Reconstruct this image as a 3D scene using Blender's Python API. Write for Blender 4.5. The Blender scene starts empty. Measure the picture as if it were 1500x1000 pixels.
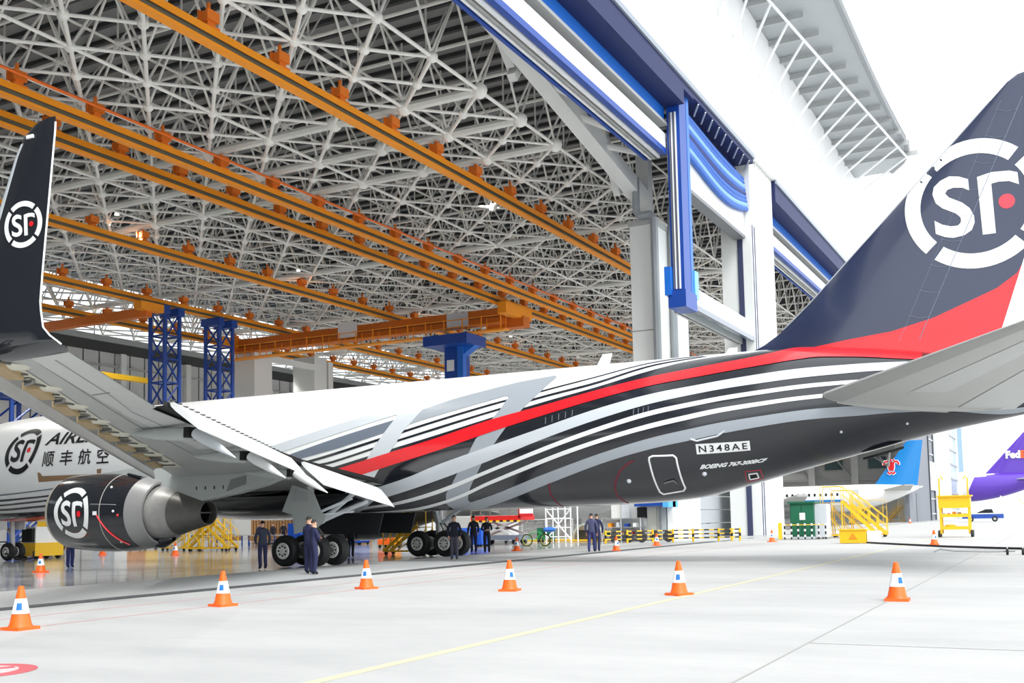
import bpy, bmesh, math, random
import numpy as np
from mathutils import Vector, Matrix
random.seed(7)
R = math.radians
SC = bpy.context.scene
COL = SC.collection
# ---------------------------------------------------------------- camera
H_EYE, F_PX, YAW, ROLL, PITCH, CY = 1.594, 1555.0, 27.31, 1.137, 4.508, 637.9
def _basis():
    th, pt, ro = R(YAW), R(PITCH), R(ROLL); c, n = math.cos(th), math.sin(th)
    rt = Vector((n, -c, 0)); fw = Vector((c, n, 0)); up = Vector((0, 0, 1))
    f2 = fw*math.cos(pt)+up*math.sin(pt); u2 = up*math.cos(pt)-fw*math.sin(pt)
    return rt*math.cos(ro)-u2*math.sin(ro), u2*math.cos(ro)+rt*math.sin(ro), f2
_r, _u, _f = _basis()
cam_d = bpy.data.cameras.new('camera'); cam = bpy.data.objects.new('camera', cam_d); COL.objects.link(cam)
cam_d.sensor_fit = 'HORIZONTAL'; cam_d.sensor_width = 36; cam_d.lens = 36*F_PX/1500
cam_d.shift_y = (CY-500)/1500; cam_d.clip_start = .1; cam_d.clip_end = 3000
cam.matrix_world = Matrix(((_r.x, _u.x, -_f.x, 0), (_r.y, _u.y, -_f.y, 0), (_r.z, _u.z, -_f.z, H_EYE), (0, 0, 0, 1)))
SC.camera = cam
# ---------------------------------------------------------------- sky, sun, exposure
w = bpy.data.worlds.new('overcast_sky'); SC.world = w; w.use_nodes = True
bg = w.node_tree.nodes['Background']; bg.inputs[0].default_value = (.93, .97, 1, 1); bg.inputs[1].default_value = 1.25
sun_d = bpy.data.lights.new('sun', 'SUN'); sun_d.energy = 1.6; sun_d.angle = R(25); sun_d.color = (1, .98, .94)
sun = bpy.data.objects.new('sun', sun_d); COL.objects.link(sun); sun.rotation_euler = (R(38), R(-12), R(-20))
SC.view_settings.view_transform = 'Standard'; SC.view_settings.look = 'None'
SC.view_settings.gamma = 1; SC.view_settings.use_curve_mapping = False
SC.view_settings.exposure = 0.72
try:
    SC.cycles.use_denoising = True
    SC.cycles.max_bounces = 8; SC.cycles.diffuse_bounces = 4
    SC.cycles.sample_clamp_indirect = 6
except Exception: pass
# ---------------------------------------------------------------- materials
MATS = {}
def srgb(c):
    return tuple(((x/255)/12.92 if x <= 10 else ((x/255+.055)/1.055)**2.4) for x in c)
def mat(name, rgb, rough=.5, metal=0., noise=0., nscale=3., coat=0., bump=0., emit=None, trans=0., alpha=1.):
    if name in MATS: return MATS[name]
    m = bpy.data.materials.new(name); m.use_nodes = True; nt = m.node_tree; b = nt.nodes['Principled BSDF']
    c = srgb(rgb); b.inputs['Base Color'].default_value = (*c, 1)
    b.inputs['Roughness'].default_value = rough; b.inputs['Metallic'].default_value = metal
    b.inputs['Coat Weight'].default_value = coat; b.inputs['Coat Roughness'].default_value = .08
    if trans: b.inputs['Transmission Weight'].default_value = trans
    if emit:
        b.inputs['Emission Color'].default_value = (*srgb(emit[0]), 1); b.inputs['Emission Strength'].default_value = emit[1]
    if noise or bump:
        tc = nt.nodes.new('ShaderNodeTexCoord'); nz = nt.nodes.new('ShaderNodeTexNoise')
        nz.inputs['Scale'].default_value = nscale; nz.inputs['Detail'].default_value = 6
        nt.links.new(tc.outputs['Object'], nz.inputs['Vector'])
        if noise:
            mx = nt.nodes.new('ShaderNodeMix'); mx.data_type = 'RGBA'
            mx.inputs['A'].default_value = (*[x*(1-noise) for x in c], 1); mx.inputs['B'].default_value = (*[min(1, x*(1+noise)) for x in c], 1)
            nt.links.new(nz.outputs['Fac'], mx.inputs['Factor']); nt.links.new(mx.outputs['Result'], b.inputs['Base Color'])
        if bump:
            bp = nt.nodes.new('ShaderNodeBump'); bp.inputs['Strength'].default_value = bump; bp.inputs['Distance'].default_value = .02
            nt.links.new(nz.outputs['Fac'], bp.inputs['Height']); nt.links.new(bp.outputs['Normal'], b.inputs['Normal'])
    MATS[name] = m; return m
def stripe_mat(name, a, b_, period, axis, rough=.5):
    if name in MATS: return MATS[name]
    m = mat(name, a, rough); nt = m.node_tree; bs = nt.nodes['Principled BSDF']
    tc = nt.nodes.new('ShaderNodeTexCoord'); sp = nt.nodes.new('ShaderNodeSeparateXYZ'); nt.links.new(tc.outputs['Object'], sp.inputs[0])
    mo = nt.nodes.new('ShaderNodeMath'); mo.operation = 'PINGPONG'; mo.inputs[1].default_value = period
    nt.links.new(sp.outputs[axis], mo.inputs[0])
    gt = nt.nodes.new('ShaderNodeMath'); gt.operation = 'GREATER_THAN'; gt.inputs[1].default_value = period/2; nt.links.new(mo.outputs[0], gt.inputs[0])
    mx = nt.nodes.new('ShaderNodeMix'); mx.data_type = 'RGBA'
    mx.inputs['A'].default_value = (*srgb(a), 1); mx.inputs['B'].default_value = (*srgb(b_), 1)
    nt.links.new(gt.outputs[0], mx.inputs['Factor']); nt.links.new(mx.outputs['Result'], bs.inputs['Base Color'])
    return m
WHITE = mat('white_paint', (238, 240, 240), .35, noise=.02, nscale=.6, coat=.3)
BLACK = mat('black_gloss_paint', (30, 33, 40), .16, coat=.7, noise=.12, nscale=.5)
RED = mat('red_paint', (232, 30, 40), .25, coat=.5)
LGREY = mat('pale_grey_paint', (205, 211, 217), .3, coat=.4)
MGREY = mat('mid_grey_paint', (160, 167, 175), .3, coat=.4)
DGREY = mat('slate_grey_paint', (112, 121, 135), .3, coat=.4)
WINGG = mat('wing_underside_grey', (172, 175, 172), .45, noise=.12, nscale=.7)
WINGP = mat('wing_panel_pale', (196, 198, 196), .4, noise=.06, nscale=.9)
PYL = mat('strut_grey', (178, 184, 182), .42, noise=.05, nscale=1.5)
STEEL = mat('bare_steel', (150, 150, 148), .35, .85, noise=.15, nscale=4)
NOZ = mat('burnt_nozzle_metal', (112, 110, 106), .42, .45, noise=.25, nscale=3)
COREM = mat('core_cowl_metal', (172, 171, 168), .42, .3, noise=.22, nscale=5)
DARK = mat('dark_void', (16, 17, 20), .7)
RUBBER = mat('tyre_rubber', (26, 27, 29), .65, noise=.2, nscale=8)
RIM = mat('rim_white', (236, 236, 232), .4, .1)
ORANGE = mat('crane_orange', (255, 156, 20), .5, noise=.06, nscale=.8)
ORANGED = mat('clamp_orange', (236, 124, 30), .55, noise=.1, nscale=3)
RAILG = mat('rail_web_grey', (112, 108, 92), .55)
BLUE = mat('steel_blue', (18, 68, 156), .4, noise=.06, nscale=.8)
BLUEB = mat('bright_blue', (24, 106, 204), .4)
NAVYF = mat('navy_fabric', (12, 30, 84), .6, noise=.1, nscale=4, bump=.2)
TUBEW = mat('truss_white', (246, 245, 240), .5, noise=.04, nscale=.3)
TUBEG = mat('truss_grey', (226, 227, 222), .5, noise=.04, nscale=.3)
DECK = mat('roof_deck', (148, 149, 149), .7, noise=.06, nscale=.3)
PURL = mat('purlin_steel', (64, 66, 68), .6)
WALLG = mat('wall_panel_grey', (200, 202, 202), .55, noise=.05, nscale=.25)
WALLD = mat('wall_joint_dark', (70, 72, 74), .7)
CONC = mat('white_concrete', (226, 228, 226), .65, noise=.04, nscale=.3)
YEL = mat('safety_yellow', (246, 196, 30), .5, noise=.05, nscale=3)
GREEN = mat('cabinet_green', (22, 104, 74), .5, noise=.05, nscale=2)
NAVY = mat('navy_cloth', (38, 42, 78), .85, noise=.1, nscale=12)
NAVYD = mat('dark_jacket_cloth', (28, 30, 46), .85, noise=.12, nscale=12)
SKIN = mat('skin', (214, 168, 140), .55); HAIR = mat('black_hair', (18, 17, 18), .6); SHOE = mat('black_shoe', (16, 16, 18), .5)
CONEO = mat('cone_orange', (252, 104, 24), .45); CONEW = mat('cone_white', (240, 242, 244), .4); CONEB = mat('cone_blue_mark', (20, 110, 190), .5)
BOXBLUE = mat('crate_blue', (20, 84, 190), .5); WOOD = mat('plywood', (176, 132, 86), .6, noise=.15, nscale=4)
SILV = mat('galvanised', (186, 188, 188), .45, .5)
STRIPE_X = stripe_mat('yellow_black_bands', (250, 206, 40), (24, 24, 24), .5, 0)
# ---------------------------------------------------------------- mesh helpers
class MB:
    def __init__(s): s.v = []; s.f = []
    def add(s, vs, fs):
        o = len(s.v); s.v += [tuple(map(float, p)) for p in vs]; s.f += [tuple(i+o for i in f) for f in fs]; return s
    def box(s, c, d, M=None):
        x, y, z = d[0]/2, d[1]/2, d[2]/2
        vs = [Vector((i*x, j*y, k*z)) for k in (-1, 1) for j in (-1, 1) for i in (-1, 1)]
        if M is not None: vs = [M @ v for v in vs]
        vs = [v+Vector(c) for v in vs]
        return s.add(vs, [(0, 2, 3, 1), (4, 5, 7, 6), (0, 1, 5, 4), (2, 6, 7, 3), (0, 4, 6, 2), (1, 3, 7, 5)])
    def box2(s, a, b):
        return s.box([(p+q)/2 for p, q in zip(a, b)], [abs(q-p) for p, q in zip(a, b)])
    def beam(s, p, q, wd, hg, up=(0, 0, 1)):
        p, q = Vector(p), Vector(q); d = (q-p); L = d.length; d.normalize(); upv = Vector(up)
        if abs(d.dot(upv)) > .99: upv = Vector((1, 0, 0))
        sd = d.cross(upv).normalized(); u = sd.cross(d)
        M = Matrix((d, sd, u)).transposed()
        return s.box((p+q)/2, (L, wd, hg), M)
    def tube(s, p, q, r, n=8, r2=None, cap=True):
        p, q = Vector(p), Vector(q); d = (q-p).normalized()
        a = Vector((0, 0, 1)) if abs(d.z) < .9 else Vector((1, 0, 0)); sd = d.cross(a).normalized(); u = sd.cross(d); r2 = r if r2 is None else r2
        vs = []
        for c, rr in ((p, r), (q, r2)):
            for i in range(n):
                t = 2*math.pi*i/n; vs.append(c+(sd*math.cos(t)+u*math.sin(t))*rr)
        fs = [(i, (i+1) % n, n+(i+1) % n, n+i) for i in range(n)]
        if cap: fs += [tuple(range(n-1, -1, -1)), tuple(range(n, 2*n))]
        return s.add(vs, fs)
    def path(s, pts, r, n=6, closed=False):
        pts = [Vector(p) for p in pts]; m = len(pts); rings = []; prev = None
        for i, p in enumerate(pts):
            a = pts[i-1] if (i or closed) else p; b = pts[(i+1) % m] if (i < m-1 or closed) else p
            d = (b-a).normalized()
            if prev is None:
                k = Vector((0, 0, 1)) if abs(d.z) < .9 else Vector((1, 0, 0)); sd = d.cross(k).normalized()
            else: sd = (prev-d*prev.dot(d)).normalized()
            prev = sd; u = sd.cross(d)
            rings.append([p+(sd*math.cos(2*math.pi*j/n)+u*math.sin(2*math.pi*j/n))*r for j in range(n)])
        return s.grid(rings, closed_v=True, closed_u=closed, caps=not closed)
    def grid(s, rows, closed_u=False, closed_v=False, caps=False):
        n = len(rows[0]); m = len(rows); vs = [p for r_ in rows for p in r_]; fs = []
        for i in range(m if closed_u else m-1):
            for j in range(n if closed_v else n-1):
                a, b = i, (i+1) % m; c, d = j, (j+1) % n
                fs.append((a*n+c, a*n+d, b*n+d, b*n+c))
        if caps: fs += [tuple(range(n-1, -1, -1)), tuple((m-1)*n+k for k in range(n))]
        return s.add(vs, fs)
    def lathe(s, prof, o=(0, 0, 0), ax=(0, 0, 1), n=24, caps=False):
        ax = Vector(ax).normalized(); k = Vector((0, 0, 1)) if abs(ax.z) < .9 else Vector((1, 0, 0)); sd = ax.cross(k).normalized(); u = sd.cross(ax); o = Vector(o)
        return s.grid([[o+ax*h+(sd*math.cos(2*math.pi*j/n)+u*math.sin(2*math.pi*j/n))*r for j in range(n)] for r, h in prof], closed_v=True, caps=caps)
    def prism(s, poly, vec):
        n = len(poly); v = Vector(vec); vs = [Vector(p) for p in poly]+[Vector(p)+v for p in poly]
        return s.add(vs, [tuple(range(n-1, -1, -1)), tuple(range(n, 2*n))]+[(i, (i+1) % n, n+(i+1) % n, n+i) for i in range(n)])
    def ball(s, c, r, n=8, m=6, sc=(1, 1, 1)):
        return s.grid([[(c[0]+sc[0]*r*math.sin(math.pi*i/m)*math.cos(2*math.pi*j/n), c[1]+sc[1]*r*math.sin(math.pi*i/m)*math.sin(2*math.pi*j/n), c[2]-sc[2]*r*math.cos(math.pi*i/m)) for j in range(n)] for i in range(m+1)], closed_v=True)
ORG = {}
def mesh(name, mb, smooth=False, off=(0, 0, 0)):
    me = bpy.data.meshes.new(name)
    vs = mb.v if not any(off) else [(x-off[0], y-off[1], z-off[2]) for x, y, z in mb.v]
    me.from_pydata(vs, [], mb.f); me.update()
    if smooth:
        me.polygons.foreach_set('use_smooth', [True]*len(me.polygons))
        try: me.set_sharp_from_angle(angle=R(38))
        except Exception: pass
    return me
def tag(o, label=None, cat=None, group=None, kind=None):
    if label: o['label'] = label
    if cat: o['category'] = cat
    if group: o['group'] = group
    if kind: o['kind'] = kind
    return o
def obj(name, mb, m, parent=None, smooth=False, loc=None, **t):
    """world=geometry given in world coordinates; below a parent the parent's base point is taken off"""
    off = ORG.get(parent.name, (0, 0, 0)) if parent is not None else (0, 0, 0)
    me = mb if isinstance(mb, bpy.types.Mesh) else mesh(name, mb, smooth, off)
    o = bpy.data.objects.new(name, me)
    if m is not None and not me.materials: me.materials.append(m)
    COL.objects.link(o)
    if loc is not None: o.location = loc
    if parent is not None: o.parent = parent; ORG[o.name] = off
    return tag(o, **t) if t else o
def thing(name, label, cat, base=(0, 0, 0), group=None, kind=None, rz=0., world=True):
    o = bpy.data.objects.new(name, None); o.empty_display_size = .2; COL.objects.link(o); o.location = base; o.rotation_euler = (0, 0, rz)
    ORG[o.name] = tuple(base) if world else (0, 0, 0)
    return tag(o, label, cat, group, kind)
def struct(name, mb, m, **k):
    o = obj(name, mb, m, **k); o['kind'] = 'structure'; return o
def copy_tree(o, loc, rz=None, label=None, parent=None):
    c = o.copy(); COL.objects.link(c)
    if parent is not None: c.parent = parent
    else:
        c.location = loc
        if rz is not None: c.rotation_euler = (0, 0, rz)
        if label: c['label'] = label
    for ch in list(o.children): copy_tree(ch, None, parent=c)
    return c
# flat shapes (print, lettering) laid on curved surfaces: 2-D triangles, cut fine, then mapped
def tris_of(poly):
    bm = bmesh.new(); bm.faces.new([bm.verts.new((x, y, 0)) for x, y in poly]); bm.normal_update(); bmesh.ops.triangulate(bm, faces=bm.faces[:], ngon_method='EAR_CLIP'); return bm
def lay(bms, fn, cx=None, cy=None):
    out = MB()
    for bm in bms:
        if bm.verts:
            xs = [v.co.x for v in bm.verts]; ys = [v.co.y for v in bm.verts]
            for step, lo, hi, ax in ((cx, min(xs), max(xs), 0), (cy, min(ys), max(ys), 1)):
                if not step: continue
                t = math.floor(lo/step)*step+step
                while t < hi:
                    bmesh.ops.bisect_plane(bm, geom=bm.verts[:]+bm.edges[:]+bm.faces[:], plane_co=((t, 0, 0), (0, t, 0))[ax], plane_no=((1, 0, 0), (0, 1, 0))[ax], dist=1e-6)
                    t += step
            bm.verts.index_update()
            out.add([fn(v.co.x, v.co.y) for v in bm.verts], [tuple(v.index for v in f.verts) for f in bm.faces])
        bm.free()
    return out
def text_bm(s, size=1., shear=0., bold=0., spacing=1., sx=1.):
    cu = bpy.data.curves.new('lettering', 'FONT'); cu.body = s; cu.size = size; cu.shear = shear; cu.offset = bold; cu.space_character = spacing; cu.align_x = 'LEFT'; cu.resolution_u = 3
    o = bpy.data.objects.new('lettering', cu); COL.objects.link(o)
    dg = bpy.context.evaluated_depsgraph_get(); me = bpy.data.meshes.new_from_object(o.evaluated_get(dg))
    bm = bmesh.new(); bm.from_mesh(me); bmesh.ops.triangulate(bm, faces=bm.faces[:])
    for v in bm.verts: v.co.x *= sx
    bpy.data.objects.remove(o); bpy.data.curves.remove(cu); bpy.data.meshes.remove(me); return bm
def text_plane(s, width, height, fn, **k):
    """text fitted to width x height, mapped with fn(u, v)"""
    bm = text_bm(s, **k); xs = [v.co.x for v in bm.verts]; ys = [v.co.y for v in bm.verts]
    x0, y0 = min(xs), min(ys); kx = width/max(1e-6, max(xs)-x0); ky = height/max(1e-6, max(ys)-y0)
    for v in bm.verts: v.co.x = (v.co.x-x0)*kx; v.co.y = (v.co.y-y0)*ky
    return bm
# ================================================================ ground
def ground_mat():
    m = mat('apron_concrete', (226, 227, 226), .75); nt = m.node_tree; b = nt.nodes['Principled BSDF']
    tc = nt.nodes.new('ShaderNodeTexCoord')
    mp = nt.nodes.new('ShaderNodeMapping'); mp.inputs['Scale'].default_value = (.35, .12, 1); nt.links.new(tc.outputs['Object'], mp.inputs[0])
    n1 = nt.nodes.new('ShaderNodeTexNoise'); n1.inputs['Scale'].default_value = 1.3; n1.inputs['Detail'].default_value = 8; n1.inputs['Roughness'].default_value = .65
    nt.links.new(mp.outputs[0], n1.inputs['Vector'])
    n2 = nt.nodes.new('ShaderNodeTexNoise'); n2.inputs['Scale'].default_value = 9; n2.inputs['Detail'].default_value = 6; nt.links.new(tc.outputs['Object'], n2.inputs['Vector'])
    cr = nt.nodes.new('ShaderNodeValToRGB'); cr.color_ramp.elements[0].position = .3; cr.color_ramp.elements[1].position = .62
    cr.color_ramp.elements[0].color = (*srgb((172, 173, 173)), 1); cr.color_ramp.elements[1].color = (*srgb((190, 190, 189)), 1)
    nt.links.new(n1.outputs['Fac'], cr.inputs[0])
    mx = nt.nodes.new('ShaderNodeMix'); mx.data_type = 'RGBA'; mx.blend_type = 'MULTIPLY'; mx.inputs['Factor'].default_value = .12
    nt.links.new(cr.outputs[0], mx.inputs['A']); nt.links.new(n2.outputs['Color'], mx.inputs['B']); nt.links.new(mx.outputs['Result'], b.inputs['Base Color'])
    return m
def floor_mat():
    m = mat('hangar_floor_epoxy', (150, 152, 152), .16, coat=.4); nt = m.node_tree; b = nt.nodes['Principled BSDF']
    tc = nt.nodes.new('ShaderNodeTexCoord'); n1 = nt.nodes.new('ShaderNodeTexNoise'); n1.inputs['Scale'].default_value = .5; n1.inputs['Detail'].default_value = 7
    nt.links.new(tc.outputs['Object'], n1.inputs['Vector'])
    cr = nt.nodes.new('ShaderNodeValToRGB'); cr.color_ramp.elements[0].position = .35; cr.color_ramp.elements[1].position = .65
    cr.color_ramp.elements[0].color = (*srgb((146, 148, 149)), 1); cr.color_ramp.elements[1].color = (*srgb((176, 178, 178)), 1)
    nt.links.new(n1.outputs['Fac'], cr.inputs[0]); nt.links.new(cr.outputs[0], b.inputs['Base Color'])
    rr = nt.nodes.new('ShaderNodeMapRange'); rr.inputs['To Min'].default_value = .08; rr.inputs['To Max'].default_value = .26
    nt.links.new(n1.outputs['Fac'], rr.inputs['Value']); nt.links.new(rr.outputs[0], b.inputs['Roughness'])
    return m
YD = 20.3                                   # door line
XW, XE, YB = -45., 235., 112.               # hangar shell
gm = MB(); gm.add([(-250, -250, -.02), (700, -250, -.02), (700, 19, -.02), (-250, 19, -.02)], [(0, 1, 2, 3)])
apron = struct('ground_apron', gm, ground_mat())
fm = MB(); fm.add([(-250, 19, -.02), (700, 19, -.02), (700, YB, -.02), (-250, YB, -.02)], [(0, 1, 2, 3)])
floor = struct('floor', fm, floor_mat())
obj('threshold_slab', MB().box2((XW, 19.55, -.018), (XE, 24.6, -.006)), mat('threshold_concrete', (178, 180, 180), .5, noise=.06, nscale=.8), floor)
# slab joints of the apron, the painted lines and the round marking
JO = mat('joint_sealant', (156, 156, 154), .8); YL = mat('faded_yellow_line', (194, 190, 166), .7, noise=.05, nscale=5); RL = mat('thin_red_line', (190, 160, 160), .7)
for y in (2.92, -3.1): obj('slab_joint', MB().box2((-30, y-.014, -.019), (240, y+.014, -.014)), JO, apron)
for x in (13.6,): obj('slab_joint', MB().box2((x-.01, -30, -.0195), (x+.01, 2.9, -.0145)), JO, apron)
obj('yellow_guide_line', MB().box2((-10, 6.78, -.018), (120, 6.95, -.012)), YL, apron, label='faded yellow guide line across the apron')
for y in (15.2, 17.05): obj('red_line', MB().box2((-10, y-.035, -.018), (60, y+.035, -.012)), RL, apron)
dk = MB().lathe([(.62, 0), (.62, .008)], (8.1, 11.1, -.018), n=40, caps=True)
disc = obj('no_entry_marking', dk, mat('marking_red', (196, 96, 102), .7), apron, label='round red floor marking with white lettering')
obj('marking_centre', MB().lathe([(.42, 0), (.42, .006)], (8.1, 11.1, -.012), n=36, caps=True), mat('marking_white', (206, 188, 188), .7), disc)
obj('marking_bar', MB().beam((7.75, 11.3, 0), (8.45, 10.95, 0), .12, .006), MATS['marking_red'], disc)
# door track: dark grating strip in front of the threshold
tr = struct('trim_1', MB().box2((-45, 18.9, -.018), (63.5, 19.5, -.008)), mat('track_dark', (66, 68, 70), .7, noise=.2, nscale=6), label='dark steel door track let into the floor')
for i in range(2): obj('track_rail', MB().box2((-45, 19.02+i*.3, -.008), (63.5, 19.1+i*.3, .004)), mat('track_rail_steel', (104, 106, 108), .45, .5), tr)
# ================================================================ hangar shell
wb = struct('wall_back', MB().box2((XW, YB, 0), (XE, YB+.4, 26.6)), WALLD)
pw = 2.6; n = int((205-62)/pw)
pm = mesh('wall_panel', MB().box2((-pw/2+.12, -.12, 0), (pw/2-.12, 0, 24.6)))
pm.materials.append(WALLG)
for i in range(n): obj('wall_panel', pm, None, wb, loc=(62+pw*(i+.5), YB-.02, .2))
obj('wall_panel', MB().box2((XW, YB-.14, 0), (62, YB, 24.8)), WALLG, wb); obj('wall_panel', MB().box2((62+pw*n, YB-.14, 0), (XE, YB, 24.8)), WALLG, wb)
for z in (6.5, 12.5, 18.5, 23): obj('wall_girt', MB().box2((62, YB-.42, z-.12), (205, YB-.16, z+.12)), SILV, wb)
for x in range(66, 205, 12): obj('wall_post', MB().box2((x-.45, YB-.75, 0), (x+.45, YB-.16, 24.8)), CONC, wb)
GL = mat('milky_glazing', (236, 244, 248), .25, trans=1.)
cw = struct('window_1', MB().box2((XW, YB-.3, 26.2), (XE, YB+.3, 27.0)), SILV)
obj('window_head', MB().box2((XW, YB+.1, 34.0), (XE, YB+.4, 34.6)), SILV, cw)
x = XW
while x < XE:
    x2 = min(XE, x+10.2); gp = MB().add([(x+.08, YB+.2, 27.0), (x2-.08, YB+.2, 27.0), (x2-.08, YB+.2, 34.0), (x+.08, YB+.2, 34.0)], [(0, 1, 2, 3)])
    obj('pane', gp, GL, cw); obj('mullion', MB().box2((x-.08, YB+.1, 27.0), (x+.08, YB+.3, 34.0)), SILV, cw); x = x2
struct('wall_left', MB().box2((XW-.4, YD, 0), (XW, YB, 38)), WALLG)
we = struct('wall_right', MB().box2((XE, YD+6, 0), (XE+.4, YB, 38)), WALLG)
for k in range(9):
    y = 30+k*9
    obj('wall_column', MB().box2((XE-1.2, y-.7, 0), (XE, y+.7, 27)), CONC, we)
    fr = obj('window_frame', MB().box2((XE-.25, y+2.2, 10.5), (XE-.02, y+6.6, 13.6)), SILV, we); obj('pane', MB().box2((XE-.32, y+2.5, 10.8), (XE-.26, y+6.3, 13.3)), mat('far_window_glass', (90, 112, 116), .15), fr)
    obj('brace', MB().tube((XE-.6, y+.7, 9), (XE-.6, y+4.5, 14), .22, 6), SILV, we)
for z in (8.7, 15.2): obj('wall_girt', MB().box2((XE-.6, YD+6, z-.25), (XE-.05, YB, z+.25)), SILV, we)
# roof deck and purlins
rf = struct('ceiling', MB().box2((XW, YD+.6, 34.6), (XE, YB+.4, 34.9)), DECK)
pum = mesh('purlin', MB().box2((-.15, YD+1, 34.3), (.15, YB, 34.6))); pum.materials.append(PURL)
x = XW+1
while x < 200: obj('purlin', pum, None, rf, loc=(x, 0, 0)); x += 1.7
# ---------------------------------------------------------------- space frame
GX0, GY0, G = 51.6, 48.7, 2.55
ZB, ZM, ZT = 26.0, 30.4, 34.2
def node(i, j, z): return (GX0+i*G, GY0+j*G, z)
I0, I1 = int((XW+3-GX0)/G), int((XE-3-GX0)/G); J0, J1 = int((26.0-GY0)/G), int((YB-2.5-GY0)/G)
mem = []   # (p, q, radius)
ndz = []
ok = lambda i, j: I0 <= i <= I1 and J0 <= j <= J1
for i in range(I0, I1+1):
    for j in range(J0, J1+1):
        if (i+j) % 2 == 0:
            if i % 2 == 0 and ok(i+2, j) and j % 6 in (0, 4): mem.append((node(i, j, ZB), node(i+2, j, ZB), .105))
            if i % 2 == 0 and j % 2 == 0 and ok(i, j+2) and i in (0, 2, 4, 12, 20, 28, 36, 44): mem.append((node(i, j, ZB), node(i, j+2, ZB), .29))
            for di, dj in ((1, 1), (1, -1)):
                if ok(i+di, j+dj): mem.append((node(i, j, ZB), node(i+di, j+dj, ZB), .1 if dj < 0 else .118))
            ndz.append((node(i, j, ZB), .38 if i in (0, 2, 4) and j % 2 == 0 else .25))
        elif i % 2:
            if ok(i+2, j): mem.append((node(i, j, ZM), node(i+2, j, ZM), .09))
            if ok(i, j+2): mem.append((node(i, j, ZM), node(i, j+2, ZM), .12))
            for di, dj in ((1, 0), (-1, 0), (0, 1), (0, -1)):
                if ok(i+di, j+dj): mem.append((node(i, j, ZM), node(i+di, j+dj, ZB), .075))
            mem.append((node(i, j, ZM), node(i, j, ZT), .07))
            if ok(i+1, j+1): mem.append((node(i, j, ZM), (GX0+(i+1)*G, GY0+j*G, ZT), .06))
            if i < 44: ndz.append((node(i, j, ZM), .32))
P = np.array([m[0] for m in mem]); Q = np.array([m[1] for m in mem]); RR = np.array([m[2] for m in mem])
cen = (P+Q)/2; eye = np.array([0, 0, H_EYE])
fwv = np.array(_f); rtv = np.array(_r); upv = np.array(_u)
def px_of(A):
    d = A-eye; dep = d@fwv; dep = np.where(dep > 1, dep, 1e9*0+np.nan); return 750+F_PX*(d@rtv)/dep, CY-F_PX*(d@upv)/dep, dep
cx_, cy_, dep_ = px_of(cen)
inview = (cx_ > -20) & (cx_ < 1130) & (cy_ > -20) & (cy_ < 520) & ~np.isnan(dep_)
score = np.where(inview, np.linalg.norm(Q-P, axis=1)*RR/np.nan_to_num(dep_, nan=1e9)**2, 0)
score[~(np.isin(P[:, 2], (ZB, ZM)))] *= .3
big = np.argsort(-score)[:290]
frame = thing('roof_space_frame', 'white tubular space frame filling the hangar roof', 'roof frame', (GX0, GY0, ZB), kind='structure')
ut = MB().tube((0, 0, 0), (0, 0, 1), 1, 8, cap=False); um = mesh('tube', ut, True); um.materials.append(TUBEW)
umg = um.copy(); umg.materials.clear(); umg.materials.append(TUBEG)
FO = Vector((GX0, GY0, ZB))
for k in big:
    p, q = Vector(P[k]), Vector(Q[k]); d = q-p; o = bpy.data.objects.new('tube', umg if RR[k] > .2 else um); COL.objects.link(o); o.parent = frame
    o.location = p-FO; o.rotation_mode = 'QUATERNION'; o.rotation_quaternion = d.to_track_quat('Z', 'Y'); o.scale = (RR[k], RR[k], d.length)
rest = np.ones(len(mem), bool); rest[big] = False
def tubes_np(P, Q, r, n=5):
    d = Q-P; L = np.linalg.norm(d, axis=1, keepdims=True); d = d/L
    k = np.where(np.abs(d[:, 2:3]) < .9, np.array([[0, 0, 1.]]), np.array([[1., 0, 0]])); s = np.cross(d, k); s /= np.linalg.norm(s, axis=1, keepdims=True); u = np.cross(s, d)
    t = 2*np.pi*np.arange(n)/n; off = (s[:, None]*np.cos(t)[None, :, None]+u[:, None]*np.sin(t)[None, :, None])*r[:, None, None]
    V = np.concatenate([P[:, None]+off, Q[:, None]+off], 1).reshape(-1, 3)
    b = (np.arange(len(P))*2*n)[:, None]; i = np.arange(n)[None]; j = (np.arange(n)+1)[None] % n
    F = np.stack([b+i, b+j, b+n+j, b+n+i], -1).reshape(-1, 4); return V, F
def np_mesh(name, V, F, smooth=True):
    me = bpy.data.meshes.new(name); me.vertices.add(len(V)); me.vertices.foreach_set('co', V.ravel()); k = F.shape[1]
    me.loops.add(F.size); me.loops.foreach_set('vertex_index', F.ravel().astype(np.int32)); me.polygons.add(len(F))
    me.polygons.foreach_set('loop_start', np.arange(0, F.size, k, dtype=np.int32)); me.polygons.foreach_set('loop_total', np.full(len(F), k, np.int32))
    if smooth: me.polygons.foreach_set('use_smooth', np.ones(len(F), bool))
    me.update(calc_edges=True); me.validate(); return me
V, F_ = tubes_np(P[rest], Q[rest], RR[rest]); me = np_mesh('space_frame_members', V-np.array(FO), F_)
me.materials.append(TUBEW); o = bpy.data.objects.new('space_frame_members', me); COL.objects.link(o); o.parent = frame; o['kind'] = 'stuff'
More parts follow.
